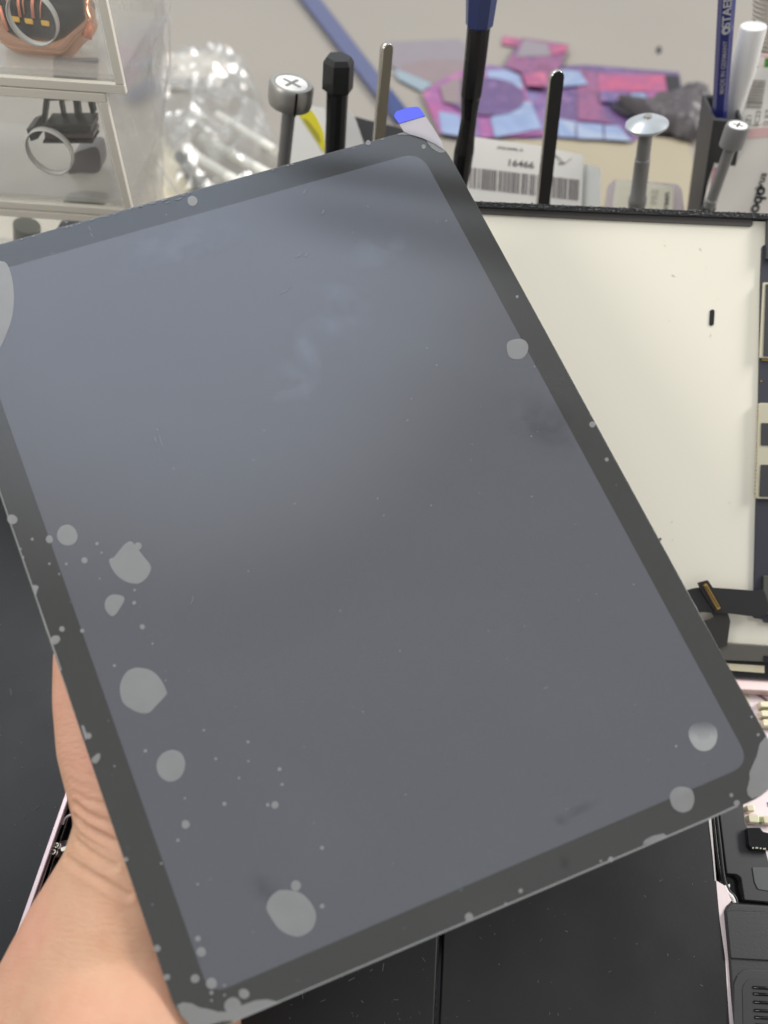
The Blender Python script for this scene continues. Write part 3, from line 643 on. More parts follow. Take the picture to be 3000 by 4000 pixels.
# white marker and ribbed tube
a, b, d = axis((2944, 100), (2848, 480), .418); R_ = mm(a, 52)
T = empty('marker', b, 'plain white marker with a flat round end beside the blue pencil', 'marker')
lathe('cap', [(a + d * R_ * .12, R_ * .98), (a + d * R_ * .03, R_ * .93), (a, R_ * .8), (a + d * R_ * .05, R_ * .7), (a + d * R_ * .07, R_ * .3)][::-1] + [(a + d * R_ * 3.2, R_), (b, R_ * .72)], m_white, T, 36)
a, b, d = axis((3010, -150), (2985, 250), .455); R_ = mm(a, 58)
rw = mat('ribbed_white', (214, 208, 198), .4); nt = rw.node_tree; wv = nt.nodes.new('ShaderNodeTexWave'); wv.inputs['Scale'].default_value = 150; wv.bands_direction = 'Z'; bp = nt.nodes.new('ShaderNodeBump'); bp.inputs['Distance'].default_value = .0015; tcn = nt.nodes.new('ShaderNodeTexCoord')
nt.links.new(tcn.outputs['Object'], wv.inputs['Vector']); nt.links.new(wv.outputs['Fac'], bp.inputs['Height']); nt.links.new(bp.outputs[0], nt.nodes['Principled BSDF'].inputs['Normal'])
o = lathe('ribbed_tube', [(a, R_), (b, R_ * .9), (down(b, d, .002), R_ * .9)], rw); tag(o, 'off-white tube with diagonal ribs at the top, behind the white marker', 'tube')
# packets
PK = Plane(YP(.402).at(2900, 600), (0, -math.sin(math.radians(66)), math.cos(math.radians(66))))
def PKo(h): return Plane(PK.P + PK.n * h, PK.n)
bx = slab('label_box', PKo(-.012), rounded([(2902, 208), (3080, 212), (3080, 760), (2836, 740)], 6), -.012, 0, mat('box_cream', (240, 232, 224), .6)); tag(bx, 'cream box with a blue ring, red dot and green patch behind the barcode packet', 'box')
slab('green_patch', PKo(-.012), [(2990, 228), (3080, 228), (3080, 264), (2985, 262)], 0, .0002, mat('green_ink', (84, 140, 60), .5), bx)
slab('pink_band', PKo(-.012), [(2908, 214), (3080, 214), (3080, 226), (2990, 226), (2988, 219), (2908, 217)], 0, .0002, mat('pink_ink', (236, 188, 190), .5), bx)
bm = bmesh.new(); c = (2938, 275)
ro = [PKo(-.0119).at(*p) for p in ell(*c, 27, 27)]; ri = [PKo(-.0119).at(*p) for p in ell(*c, 22, 22)]
A = [bm.verts.new(v) for v in ro]; B = [bm.verts.new(v) for v in ri]
for i in range(24): bm.faces.new((A[i], A[(i + 1) % 24], B[(i + 1) % 24], B[i]))
bm_obj('blue_ring', bm, mat('ring_blue', (92, 104, 170), .5), bx)
slab('red_dot', PKo(-.012), ell(2902, 337, 7, 12), 0, .0002, mat('red_ink', (206, 84, 84), .5), bx)
sk = slab('barcode_packet', PKo(-.006), rounded([(2918, 264), (3080, 264), (3080, 700), (2856, 640)], 6), -.003, 0, m_paper); tag(sk, 'white packet with a striped barcode standing behind the cross topped tool', 'packet')
bmx = bmesh.new(); y = 312.
while y < 420:
    w = random.choice((2, 3, 4.5)); x0 = 2932 - (y - 312) * .16; P_ = [PKo(-.0058).at(a_, b_) for a_, b_ in ((x0, y), (x0 + 60, y + 3), (x0 + 60, y + 3 + w), (x0, y + w))]; slab_bm(bmx, P_, [p - PK.n * .0001 for p in P_]); y += w + random.choice((2, 3, 3, 5))
bm_obj('barcode', bmx, mat('barcode_grey', (140, 130, 122), .6), sk)
ydp = (PKo(-.0058).at(2918, 440) - PKo(-.0058).at(2908, 500)).normalized()
text('print', 'SZ1', PKo(-.0058).at(2930, 492), ydp, PK.n, mm(PK.P, 26), m_inkg, sk); text('print', 'BC23', PKo(-.0058).at(2962, 498), ydp, PK.n, mm(PK.P, 26), m_inkg, sk); text('print', '52 RZ', PKo(-.0058).at(2998, 500), ydp, PK.n, mm(PK.P, 26), m_inkg, sk)
fp = slab('white_pouch', PK, rounded([(2813, 520), (2930, 498), (3080, 488), (3080, 1020), (2720, 1000)], 8), -.004, 0, mat('glossy_white_pouch', (238, 233, 224), .25, var=.05, scale=12)); tag(fp, 'glossy white pouch with black cursive lettering and pink corners, nearest the panel corner', 'pouch')
slab('pink_band', PKo(.0), [(2926, 502), (3080, 490), (3080, 528), (2920, 542)], 0, .0002, mat('blush_ink', (236, 196, 192), .5), fp)
slab('pink_triangle', PKo(.0), [(2790, 655), (2804, 655), (2805, 700), (2790, 760), (2762, 810), (2766, 780)], 0, .0002, mat('rose_ink', (226, 150, 166), .5), fp)
slab('violet_triangle', PKo(.0), [(2797, 657), (2812, 660), (2803, 690)], .0002, .0003, mat('violet_ink', (110, 96, 160), .5), fp)
yy = (PK.at(2966, 720) - PK.at(2932, 826)).normalized()
text('cursive_lettering', 'oqo', PKo(.0002).at(2958, 834), yy, PK.n, mm(PK.P, 62), m_ink, fp, bold=mm(PK.P, 2.2))
text('cursive_lettering', 'vivus', PKo(.0002).at(2968, 764), yy, PK.n, mm(PK.P, 42), m_ink, fp, bold=mm(PK.P, .6))

# ------------------------------------------------------------ flipped display panel
DP = empty('display_panel', PANEL.at(2400, 2600), 'cream backed display panel with a black foam top edge, propped up behind the held display', 'display panel')
slab('back_plate', PANEL, rounded([(900, 810), (1860, 812), (3400, 882), (3330, 2555), (900, 2500)], 30), -.005, 0, m_cream, DP, .0006)
slab('foam_strip', PANEL, [(900, 745), (1850, 786), (2400, 810), (3000, 834), (3400, 850), (3400, 872), (3000, 855), (2400, 832), (1850, 806), (900, 765)], -.006, .0022, m_foam, DP)
bmx = bmesh.new()
for i in range(260):                                      # torn glue and foam crumbs along the strip
    x = random.uniform(1840, 3010); y = 786 + (x - 1850) * .0418 + random.uniform(-2, 17); c = PANEL.at(x, y, .0024); r = mm(c, random.uniform(1, 3.2))
    bmesh.ops.create_icosphere(bmx, subdivisions=1, radius=r, matrix=Matrix.Translation(c) @ Matrix.Diagonal((1.6, .8, .8, 1)))
bm_obj('glue_crumbs', bmx, mat('glue', (104, 104, 106), .25, var=.6, scale=500), DP)
slab('tape_band', PANEL, rounded([(900, 765), (1850, 806), (2400, 832), (2942, 856), (2940, 885), (2400, 862), (1880, 835), (900, 795)], [0, 0, 0, 0, 12, 0, 0, 0]), 0, .0008, mat('brown_grey_tape', (84, 80, 77), .5, var=.05), DP, .0003)
slab('slot', PANEL, rounded([(2774, 1209), (2792, 1209), (2788, 1272), (2770, 1272)], 9), -.0002, .0003, m_blk, DP)
slab('circuit_board', PANEL, rounded([(2977, 957), (3040, 950), (3040, 2440), (2986, 2432), (2982, 2420), (2945, 2415), (2946, 2306), (2950, 2150), (2964, 1564), (2972, 1100)], [14, 0, 0, 6, 6, 6, 0, 0, 0, 0]), 0, .0012, m_board, DP, .0002)
slab('board_cover', PANEL, [(2998, 860), (3060, 860), (3060, 1015), (2994, 1010)], .0013, .003, m_graph, DP)
for q in ([(2984, 1102), (3060, 1106), (3060, 1402), (2970, 1398)], [(2968, 1574), (3060, 1576), (3060, 1950), (2956, 1948)]):
    sh = slab('shield_can', PANEL, rounded(q, 6), .0013, .0028, m_shield, DP, .0003)
    if q[0][1] < 1200: slab('shield_window', PANEL, rounded([(2992, 1110), (3060, 1112), (3060, 1395), (2982, 1392)], 4), .0029, .0031, m_graph, sh)
    else:
        slab('shield_window', PANEL, rounded([(2974, 1652), (3060, 1654), (3060, 1742), (2972, 1740)], 5), .0029, .0031, m_graph, sh)
        slab('shield_window', PANEL, rounded([(2972, 1815), (3060, 1817), (3060, 1942), (2966, 1940)], 5), .0029, .0031, m_graph, sh)
    bmx = bmesh.new(); y = q[0][1] + 8
    while y < q[3][1] - 6:
        xx = q[0][0] - (y - q[0][1]) * .036 - 4; c = PANEL.at(xx, y, .0014); bmesh.ops.create_cube(bmx, size=1, matrix=Matrix.Translation(c) @ Matrix.Diagonal((.0006, .0009, .0008, 1))); y += 15
    bm_obj('solder_tabs', bmx, m_nickel, sh)
slab('solder_dot', PANEL, ell(2974, 1489, 3.5, 3.5), .0012, .0016, m_gold, DP)
slab('solder_dot', PANEL, [(2976, 1403), (3010, 1405), (3010, 1410), (2976, 1408)], .0012, .0016, m_gold, DP)
slab('chip_cover', PANEL, [(2984, 2250), (3060, 2250), (3060, 2402), (2980, 2398)], .0014, .0026, mat('green_grey', (88, 90, 82), .45), DP, .0002)
m_flex = mat('black_flex', (44, 43, 43), .45, var=.1)
slab('ribbon_cable', PANEL, spline([(2640, 2330), (2684, 2306), (2725, 2296), (2790, 2296), (2944, 2307), (2985, 2309), (2992, 2404), (2842, 2396), (2788, 2395), (2734, 2392), (2650, 2400)], 4), .004, .0044, m_flex, DP)
slab('ribbon_cable', PANEL, rounded([(2770, 2380), (2842, 2392), (2853, 2425), (2840, 2523), (2812, 2532), (2740, 2470), (2720, 2430), (2775, 2419), (2790, 2410)], 6), .0031, .0035, mat('brown_flex', (54, 51, 48), .45), DP)
cf = slab('connector_board', PANEL, rounded([(2725, 2277), (2766, 2266), (2788, 2300), (2826, 2378), (2820, 2392), (2794, 2394), (2740, 2310)], 5), .0045, .0052, mat('dark_maroon', (46, 36, 36), .4), DP, .0001)
slab('connector', PANEL, rounded([(2750, 2284), (2760, 2279), (2815, 2376), (2804, 2382)], 3), .0053, .0062, m_gold, cf)
slab('connector_core', PANEL, rounded([(2756, 2290), (2761, 2288), (2810, 2372), (2806, 2375)], 2), .0063, .0064, mat('core_brown', (96, 74, 34), .4), cf)
bmx = bmesh.new()
for i in range(20):
    t = i / 19; x0, y0 = 2746 + 53 * t, 2287 + 93 * t
    P_ = [PANEL.at(a_, b_, .0058) for a_, b_ in ((x0, y0), (x0 + 6, y0 - 1.5), (x0 + 6, y0 + .5), (x0, y0 + 2))]; slab_bm(bmx, P_, [p - PANEL.n * .0004 for p in P_])
bm_obj('connector_pins', bmx, mat('pin_silver', (200, 170, 150), .3, metal=.6), cf)
slab('lower_bar', PANEL, [(1500, 2440), (2830, 2512), (3330, 2545), (3330, 2600), (2830, 2580), (1500, 2520)], .0005, .0028, m_olive, DP, .0004)
slab('dark_tab', PANEL, [(2985, 2562), (3100, 2566), (3100, 2592), (2985, 2588)], .0028, .0032, m_blk, DP)
slab('lower_frame', PANEL, [(1500, 2519), (2830, 2579), (3330, 2597), (3330, 2668), (2830, 2644), (1500, 2600)], -.004, .0012, mat('gloss_frame', (34, 34, 35), .25, var=.2, scale=300), DP, .0006)
slab('cream_strip', PANEL, [(1500, 2540), (2840, 2592), (2986, 2601), (2986, 2629), (2840, 2618), (1500, 2570)], .0013, .0018, mat('cream_strip', (216, 206, 176), .5), DP)

bmx = bmesh.new()
for i in range(26):
    x, y = random.uniform(2000, 2940), random.uniform(920, 2250); a = random.random() * 6; l_ = random.choice((1.5, 2, 3, 7)); P_ = [PANEL.at(x + dx, y + dy, .0002) for dx, dy in ((l_ * math.cos(a), l_ * math.sin(a)), (-math.sin(a), math.cos(a)), (-l_ * math.cos(a), -l_ * math.sin(a)), (math.sin(a), -math.cos(a)))]; slab_bm(bmx, P_, [p - PANEL.n * .0003 for p in P_])
tag(bm_obj('fine_scuffs', bmx, mat('scuff', (214, 206, 186), .6), DP), kind='stuff')
# ------------------------------------------------------------ opened housing
HT = empty('device_housing', HOUS.at(1700, 3400), 'opened pink metal device housing with black battery cells lying under the held display', 'device housing')
FL = -.0055
def Z7(p): return [(2400 + x * .4971, 2900 + y * .4971) for x, y in p]
slab('tray', HOUS, rounded([(395, 2690), (3560, 2560), (3800, 4500), (-225, 4500)], 60), FL - .002, FL, m_pinkf, HT)
slab('back_lip', HOUS, [(1200, 2625), (2850, 2643), (3300, 2662), (3340, 2718), (2850, 2692), (1200, 2672)], FL, .0, m_pink, HT, .0006)
slab('arc_groove', HOUS, [(2905, 2694), (2945, 2700), (2975, 2716), (3010, 2740), (3010, 2752), (2972, 2724), (2940, 2706), (2905, 2698)], FL, FL + .0003, mat('groove_brown', (112, 92, 92), .5), HT)
slab('bracket', HOUS, spline([(2880, 2704), (2915, 2702), (2926, 2720), (2926, 2760), (2880, 2750)], 4), FL, FL + .001, m_nickel, HT)
slab('left_rim', HOUS, [(412, 2650), (432, 2650), (292, 3050), (66, 3700), (-150, 4400), (-172, 4400), (48, 3683), (273, 3043)], FL - .002, .0012, m_rim, HT, .0005)
slab('left_ledge', HOUS, [(434, 2650), (456, 2650), (310, 3050), (205, 3310), (95, 3690), (-120, 4400), (-148, 4400), (68, 3700), (295, 3050)], FL, -.0012, mat('ledge_pink', (186, 166, 166), .35, metal=.5, var=.12, scale=120), HT, .0003)
slab('black_liner', HOUS, [(460, 2660), (900, 2660), (900, 4500), (-110, 4500), (98, 3690), (208, 3310), (316, 3050)], FL, FL + .0006, m_blkg, HT)
slab('foil_patch', HOUS, [(196, 3380), (240, 3372), (215, 3470), (160, 3480)], FL + .0007, FL + .001, mat('smoked_foil', (56, 62, 66), .2, var=.3, scale=80), HT)
slab('foil_patch', HOUS, [(205, 3290), (300, 3275), (300, 3320), (230, 3330)], FL + .0007, FL + .0012, mat('grey_foil', (104, 96, 98), .3, var=.3, scale=80), HT)
for x, y, r in ((221, 3302, 13), (209, 3328, 13), (149, 3506, 14)):
    c = HOUS.at(x, y, -.001); br = slab('screw_boss', HOUS, ell(x, y, r * 1.35, r * 1.3), FL, -.0014, m_rim, HT, .0002)
    rr = mm(c, r); sc = lathe('screw', [(c - HN * .001, rr * .9), (c, rr * .9), (c + HN * .0004, rr * .7)], m_nickel, HT, 20)
    bmx = bmesh.new()
    for k in (0, 1):
        p = Vector((math.cos(.6 + k * 1.57), math.sin(.6 + k * 1.57), 0)); p = (p - HN * p.dot(HN)).normalized(); q = HN.cross(p)
        tp = [c + HN * (.0006 + k * .00005) + p * rr * .5 * s1 + q * rr * .14 * s2 for s1, s2 in ((1, 1), (-1, 1), (-1, -1), (1, -1))]; slab_bm(bmx, tp, [v - HN * .0003 for v in tp])
    bm_obj('screw_slot', bmx, m_ink, sc)
tube('wire', curve_pts([HOUS.at(x, y, -.001) for x, y in ((245, 3222), (252, 3200), (270, 3186), (296, 3180), (330, 3178))]), .0005, mat('lilac_wire', (170, 158, 162), .4), HT)
slab('spring_contact', HOUS, rounded([(236, 3312), (262, 3304), (264, 3320), (240, 3326)], 3), -.003, -.0015, m_nickel, HT)
slab('battery_cell', HOUS, rounded([(620, 2740), (1755, 2720), (1714, 3660), (1676, 4500), (420, 4500)], 20), FL + .0007, -.0004, m_cell, HT, .0012)
slab('battery_cell', HOUS, rounded([(1778, 2720), (2712, 2730), (2768, 3198), (2800, 3450), (2834, 3745), (2900, 4500), (1697, 4500), (1734, 3660)], 10), FL + .0007, 0, m_cell, HT, .0012)
slab('cell_divider', HOUS, [(1757, 2730), (1776, 2730), (1732, 3660), (1695, 4500), (1680, 4500), (1718, 3660)], FL + .0007, -.003, m_blkg, HT)
slab('inner_wall', HOUS, Z7([(735, 560), (757, 560), (800, 1085), (790, 1090), (772, 880)]), FL, .0003, mat('grey_wall', (196, 190, 188), .4, metal=.3), HT)
slab('pink_rail', HOUS, Z7([(800, 1086), (858, 1120), (922, 1242), (872, 1296), (884, 1500), (922, 1750), (956, 2260), (905, 2260), (872, 1700), (828, 1400)]), FL, .0, m_pinkf, HT)
slab('cable_channel', HOUS, Z7([(757, 560), (825, 540), (880, 1038), (960, 1045), (992, 1070), (1018, 1240), (1300, 1262), (1300, 1290), (935, 1262), (860, 1130), (803, 1090)]), FL, FL + .0008, m_blkg, HT)
tube('cable', curve_pts([HOUS.at(x, y, -.002) for x, y in Z7([(800, 540), (830, 800), (850, 980), (868, 1090), (905, 1170), (950, 1220), (965, 1280)])]), .0007, m_blk, HT)
tube('cable', curve_pts([HOUS.at(x, y, -.0025) for x, y in Z7([(775, 560), (805, 850), (830, 1020), (850, 1100)])]), .0006, m_blkg, HT)
tube('white_wire', curve_pts([HOUS.at(x, y, -.0015) for x, y in Z7([(862, 1125), (890, 1180), (925, 1215), (945, 1262)])]), .0007, m_white, HT)
slab('foam_dot', HOUS, ell(2846, 3464, 5, 11, .3), FL + .001, -.002, m_white, HT)
slab('black_plate', HOUS, rounded(Z7([(826, 540), (1008, 440), (1030, 640), (1048, 665), (1055, 810), (1190, 850), (1300, 1262), (1024, 1238), (996, 1060), (960, 1036), (886, 1030)]), [0, 0, 4, 4, 4, 0, 0, 6, 8, 8, 6]), FL, -.001, mat('satin_black', (46, 46, 47), .45, var=.06), HT, .0005)
slab('grey_tape', HOUS, rounded(Z7([(1085, 980), (1300, 985), (1300, 1180), (1130, 1152), (1104, 1100)]), 4), -.0009, -.0006, mat('grey_tape', (76, 78, 79), .4), HT)
cn = slab('connector_block', HOUS, rounded(Z7([(1046, 668), (1150, 668), (1170, 700), (1250, 720), (1250, 850), (1085, 838), (1058, 805)]), 6), -.001, .0022, m_blkg, HT, .0004)
for x, y, w in ((1090, 828, 12), (1120, 828, 20), (1150, 832, 12), (1180, 835, 22)): slab('metal_clip', HOUS, Z7([(x - w / 2, y - 5), (x + w / 2, y - 5), (x + w / 2, y + 6), (x - w / 2, y + 6)]), .0022, .0026, m_nickel, cn)
for x0, y0, x1, y1 in ((2969, 2737, 3040, 2764), (2974, 2772, 3040, 2801), (2980, 2807, 3040, 2838), (2917, 3142, 2948, 3170), (2924, 3181, 2966, 3214), (2982, 3186, 3030, 3218)):
    slab('magnet', HOUS, rounded([(x0, y0), (x1, y0 + 2), (x1 + 2, y1), (x0 + 4, y1 - 2)], 7), FL, -.0018, mat('magnet_nickel', (222, 214, 184), .28, metal=.5, var=.04), HT, .0006)
slab('green_pad', HOUS, [(2962, 3188), (2984, 3190), (2984, 3212), (2964, 3210)], FL, -.0035, mat('pale_green', (168, 186, 140), .5), HT)
slab('green_pad', HOUS, [(2980, 2764), (3040, 2764), (3040, 2809), (2986, 2807)], FL, -.0045, mat('pale_green', (168, 186, 140), .5), HT)
slab('purple_mark', HOUS, [(2996, 3134), (3020, 3130), (3020, 3150), (3000, 3152)], FL, FL + .0002, mat('purple_mark', (110, 80, 190), .5), HT)
sp = slab('speaker', HOUS, rounded(Z7([(868, 1318), (905, 1262), (960, 1262), (1500, 1300), (1560, 2500), (975, 2500), (925, 1980), (905, 1700)]), [14, 14, 0, 0, 0, 0, 0, 0]), FL, .0012, mat('speaker_black', (50, 50, 51), .45, var=.08, bump=.1, bscale=1500), HT, .0008)
slab('speaker_cap', HOUS, rounded(Z7([(880, 1330), (915, 1320), (1500, 1345), (1500, 1730), (915, 1696)]), 8), .0013, .0022, MATS['speaker_black'], sp, .0006)
ring_o = rounded(Z7([(942, 2600), (940, 1900), (985, 1800), (1060, 1782), (1600, 1812), (1600, 2600)]), [0, 10, 25, 20, 0, 0])
ring_i = rounded(Z7([(1022, 2600), (1005, 1930), (1035, 1870), (1080, 1850), (1600, 1872), (1600, 2600)]), [0, 10, 16, 12, 0, 0])
slab('speaker_gasket', HOUS, ring_o, .0012, .0019, mat('gasket', (64, 64, 65), .3), sp, .0006)
slab('speaker_face', HOUS, ring_i, .0019, .0021, MATS['satin_black'], sp, .0002)
for k, y in enumerate((1925, 1975, 2040, 2105, 2160, 2220)):
    a_ = Z7([(1090 + k * 4, y), (1500, y + 22)]); tube('grille_rib', [HOUS.at(*a_[0], .0022), HOUS.at(*a_[1], .0022)], .0005, m_blkg, sp, 6)
bmx = bmesh.new()
for i in range(90):
    x, y = random.choice(((random.uniform(1720, 2800), random.uniform(3300, 4000)), (random.uniform(950, 1690), random.uniform(3700, 4000)))); c = HOUS.at(x, y, .0001 if x > 1705 else -.0003); s = random.choice((.00012, .00018, .00025))
    a = random.random() * 6; u = (Vector((math.cos(a), math.sin(a), 0))); v = HN.cross(u); L_ = s * random.choice((1, 1, 2, 5)); tp = [c + u * L_ + v * s * .5, c - u * L_ + v * s * .5, c - u * L_ - v * s * .5, c + u * L_ - v * s * .5]
    slab_bm(bmx, tp, [p - HN * .0003 for p in tp])
bm_obj('dust_specks', bmx, mat('battery_dust', (92, 92, 92), .8), HT)

# ------------------------------------------------------------ the held display
TL, TR, BR, BL = (-304.8, 1037.6), (1690, 484), (3098, 3062), (725.9, 4072)
outer = rounded([TL, TR, BR, BL], [190, 170, 190, 200], 12)
act = rounded([(-161, 1099), (1641, 592), (2933, 2984), (820, 3887)], [80, 75, 85, 80], 8)
HD = empty('touch_display', GLASS.at(1500, 2200), 'large dark glass display under bubbled protective film, held up in the hand', 'touch display')
def film_mat(name, rgb, rough, spec, var, smear, smear_col):
    m = mat(name, rgb, rough, spec=spec, var=var, scale=10)
    nt = m.node_tree; n = nt.nodes; L = nt.links; p = n['Principled BSDF']
    tc = n.new('ShaderNodeTexCoord'); mp = n.new('ShaderNodeMapping'); mp.inputs['Scale'].default_value = (1, 1.6, 1)
    nz = n.new('ShaderNodeTexNoise'); nz.inputs['Scale'].default_value = 13; nz.inputs['Detail'].default_value = 7; nz.inputs['Roughness'].default_value = .55; nz.inputs['Distortion'].default_value = .6
    L.new(tc.outputs['Object'], mp.inputs[0]); L.new(mp.outputs[0], nz.inputs['Vector'])
    mr = n.new('ShaderNodeMapRange'); mr.inputs[1].default_value = .5; mr.inputs[2].default_value = .75; mr.inputs[3].default_value = 0; mr.inputs[4].default_value = smear; L.new(nz.outputs['Fac'], mr.inputs[0])
    src = p.inputs['Base Color'].links[0].from_socket
    mx = n.new('ShaderNodeMix'); mx.data_type = 'RGBA'; mx.inputs[7].default_value = (*lin(smear_col), 1); L.new(mr.outputs[0], mx.inputs[0]); L.new(src, mx.inputs[6])
    g = n.new('ShaderNodeTexNoise'); g.inputs['Scale'].default_value = 2600; g.inputs['Detail'].default_value = 2; L.new(tc.outputs['Object'], g.inputs['Vector'])
    mg = n.new('ShaderNodeMapRange'); mg.inputs[1].default_value = .3; mg.inputs[2].default_value = .7; mg.inputs[3].default_value = .9; mg.inputs[4].default_value = 1.1; L.new(g.outputs['Fac'], mg.inputs[0])
    mv = n.new('ShaderNodeMix'); mv.data_type = 'RGBA'; mv.blend_type = 'MULTIPLY'; mv.inputs[0].default_value = 1; L.new(mx.outputs[2], mv.inputs[6]); L.new(mg.outputs[0], mv.inputs[7])
    L.new(mv.outputs[2], p.inputs['Base Color'])
    return m
m_bez = film_mat('black_border_under_film', (43, 43, 39), .065, 1.0, .03, .06, (110, 112, 112))
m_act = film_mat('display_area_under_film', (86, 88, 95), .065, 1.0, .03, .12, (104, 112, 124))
m_gedge = mat('glass_edge', (128, 130, 128), .3, var=.1, scale=200)
slab('glass', GLASS, outer, -.0018, 0, m_bez, HD, .00025, edge=m_gedge)
slab('rear_plate', GLASS, rounded([(-230, 1090), (1660, 560), (2980, 3010), (780, 3960)], 60), -.0032, -.0019, m_blk, HD)
slab('active_area', GLASS, act, .00001, .00005, m_act, HD)
fl = slab('protective_film', GLASS, outer, .0001, .00016, clear('film_clear', (.985, .985, .985), milk=.012, gloss=.03, rough=.07), HD)
m_bub = clear('air_pocket', (.9, .9, .9), milk=.5, gloss=.05, rough=.4, milkcol=(.56, .565, .555), mvar=.03, mscale=120)
def bub(poly, lab=None):
    top = [GLASS.at(x, y, .00023) for x, y in poly]; c = sum(top, Vector()) / len(top)
    bm = bmesh.new(); A = [bm.verts.new(GLASS.at(x, y, .0002)) for x, y in poly]; B = [bm.verts.new(c + (t - c) * .94) for t in top]
    n = len(poly)
    for i in range(n): bm.faces.new((A[i], A[(i + 1) % n], B[(i + 1) % n], B[i]))
    bm.faces.new(B)
    o = bm_obj('air_bubble', bm, m_bub, fl); return o
for x, y, r in ((752, 785, 20), (2020, 1159, 6), (2314, 1658, 12), (2370, 1795, 8), (1655, 573, 9), (48, 2029, 20), (263, 2091, 40), (193, 2107, 15), (126, 2106, 6), (379, 2124, 7), (397, 2159, 4), (330, 2189, 12), (259, 2203, 5), (193, 2202, 5), (231, 2242, 4),
                (540, 2133, 14), (526, 2305, 5), (524, 2355, 8), (556, 2449, 10), (242, 2457, 11), (321, 2464, 8), (596, 2514, 4), (447, 2600, 6), (647, 2658, 3), (668, 2991, 61), (568, 2933, 7), (796, 2852, 4), (969, 2898, 6), (843, 2964, 5), (970, 2973, 4), (1092, 3005, 8),
                (934, 3039, 5), (1102, 3064, 6), (723, 3118, 4), (877, 3140, 8), (1046, 3144, 7), (1074, 3145, 14), (725, 3221, 16), (695, 3282, 6), (1258, 3312, 8), (630, 3373, 5), (772, 3454, 5), (1156, 3460, 20), (1258, 3540, 9), (773, 3667, 11), (786, 3719, 19),
                (614, 3705, 13), (762, 3823, 17), (826, 3842, 21), (652, 3817, 12), (826, 3878, 8), (826, 3908, 5), (877, 3849, 5), (877, 3887, 5), (953, 3882, 21), (909, 3928, 32), (2857, 3106, 8), (2878, 3137, 11), (2034, 3480, 9), (1832, 3583, 17), (1976, 3531, 6),
                (2386, 3357, 11), (2347, 3364, 5), (492, 3357, 9), (2936, 2800, 5), (2962, 2870, 6), (2641, 2915, 5), (1438, 557, 10), (345, 2875, 13), (447, 2993, 4), (81, 2144, 4), (90, 2177, 5)):
    bub(ell(x, y, r, r * random.uniform(.9, 1.05), random.random() * 3, 28 if r > 10 else 12, .03))
def R2(p): return [(x / 1.659, 1800 + y / 1.659) for x, y in p]
bub(spline(R2([(850, 523), (885, 560), (930, 620), (978, 685), (960, 745), (920, 785), (880, 797), (820, 785), (760, 745), (725, 695), (708, 655), (715, 632), (735, 628), (775, 580), (810, 540)]), 4))
bub(spline(R2([(745, 867), (790, 875), (806, 902), (775, 960), (745, 1000), (720, 1005), (690, 975), (678, 935), (690, 895), (715, 872)]), 4))
bub(spline(R2([(900, 1341), (980, 1360), (1040, 1415), (1080, 1495), (1070, 1525), (1010, 1590), (970, 1630), (920, 1637), (860, 1615), (800, 1570), (778, 1500), (785, 1430), (820, 1370), (860, 1347)]), 4))
bub(spline(R2([(326, 1160), (345, 1135), (375, 1133), (390, 1150), (383, 1172), (360, 1190), (335, 1185)]), 4))
bub(spline(R2([(207, 812), (235, 808), (250, 818), (240, 845), (232, 875), (225, 870)]), 4))
bub(spline([(600 + x * .9644, 3100 + y * .9644) for x, y in ((520, 391), (590, 400), (635, 440), (658, 490), (645, 545), (600, 577), (555, 575), (510, 550), (480, 510), (457, 465), (470, 425), (495, 400))], 4))
bub(spline([(1980, 1345), (2000, 1328), (2040, 1325), (2062, 1345), (2060, 1375), (2040, 1400), (2005, 1402), (1985, 1385)], 4))
bub(spline([(2616, 3110), (2635, 3080), (2665, 3073), (2700, 3085), (2712, 3120), (2700, 3160), (2665, 3174), (2630, 3155)], 4))
bub([(2995, 2872), (2967, 2907), (2956, 2954), (2940, 2990), (2927, 3020), (2929, 3041), (2918, 3085), (2922, 3106), (2938, 3120), (2967, 3110), (3000, 3088), (3025, 3068), (3040, 3030), (3035, 2990)])
bub(rounded(Z7([(222, 806), (235, 770), (300, 735), (385, 716), (414, 736), (412, 746), (300, 784)]), 6))
bub(spline([(-60, 1020), (0, 1020), (27, 1031), (47, 1085), (55, 1157), (48, 1238), (27, 1300), (0, 1358), (-60, 1430)], 4))
bub([(p[0], p[1]) for p in rounded(Z2([(1330, 1158), (1370, 1146), (1440, 1138), (1530, 1150), (1600, 1185), (1650, 1235), (1640, 1290), (1600, 1240), (1585, 1205), (1540, 1178), (1470, 1168), (1400, 1162)]), 4)])
bub(spline(Z3([(370, 1210), (400, 1215), (460, 1250), (520, 1285), (525, 1312), (480, 1318), (430, 1290), (395, 1260)]), 4))
bub([(600 + x * .4822, 3500 + y * .4822) for x, y in ((190, 885), (235, 862), (300, 870), (370, 905), (430, 912), (520, 938), (620, 938), (720, 885), (830, 845), (920, 838), (1030, 862), (760, 975), (680, 1008), (560, 1015), (440, 1050), (300, 1050), (220, 960))])
bub(spline([(318, 2838), (328, 2836), (338, 2862), (352, 2868), (350, 2882), (338, 2884), (334, 2892)], 3))
bub(spline([(358, 2966), (375, 2948), (390, 2944), (390, 2962), (378, 2980), (364, 2980)], 4))
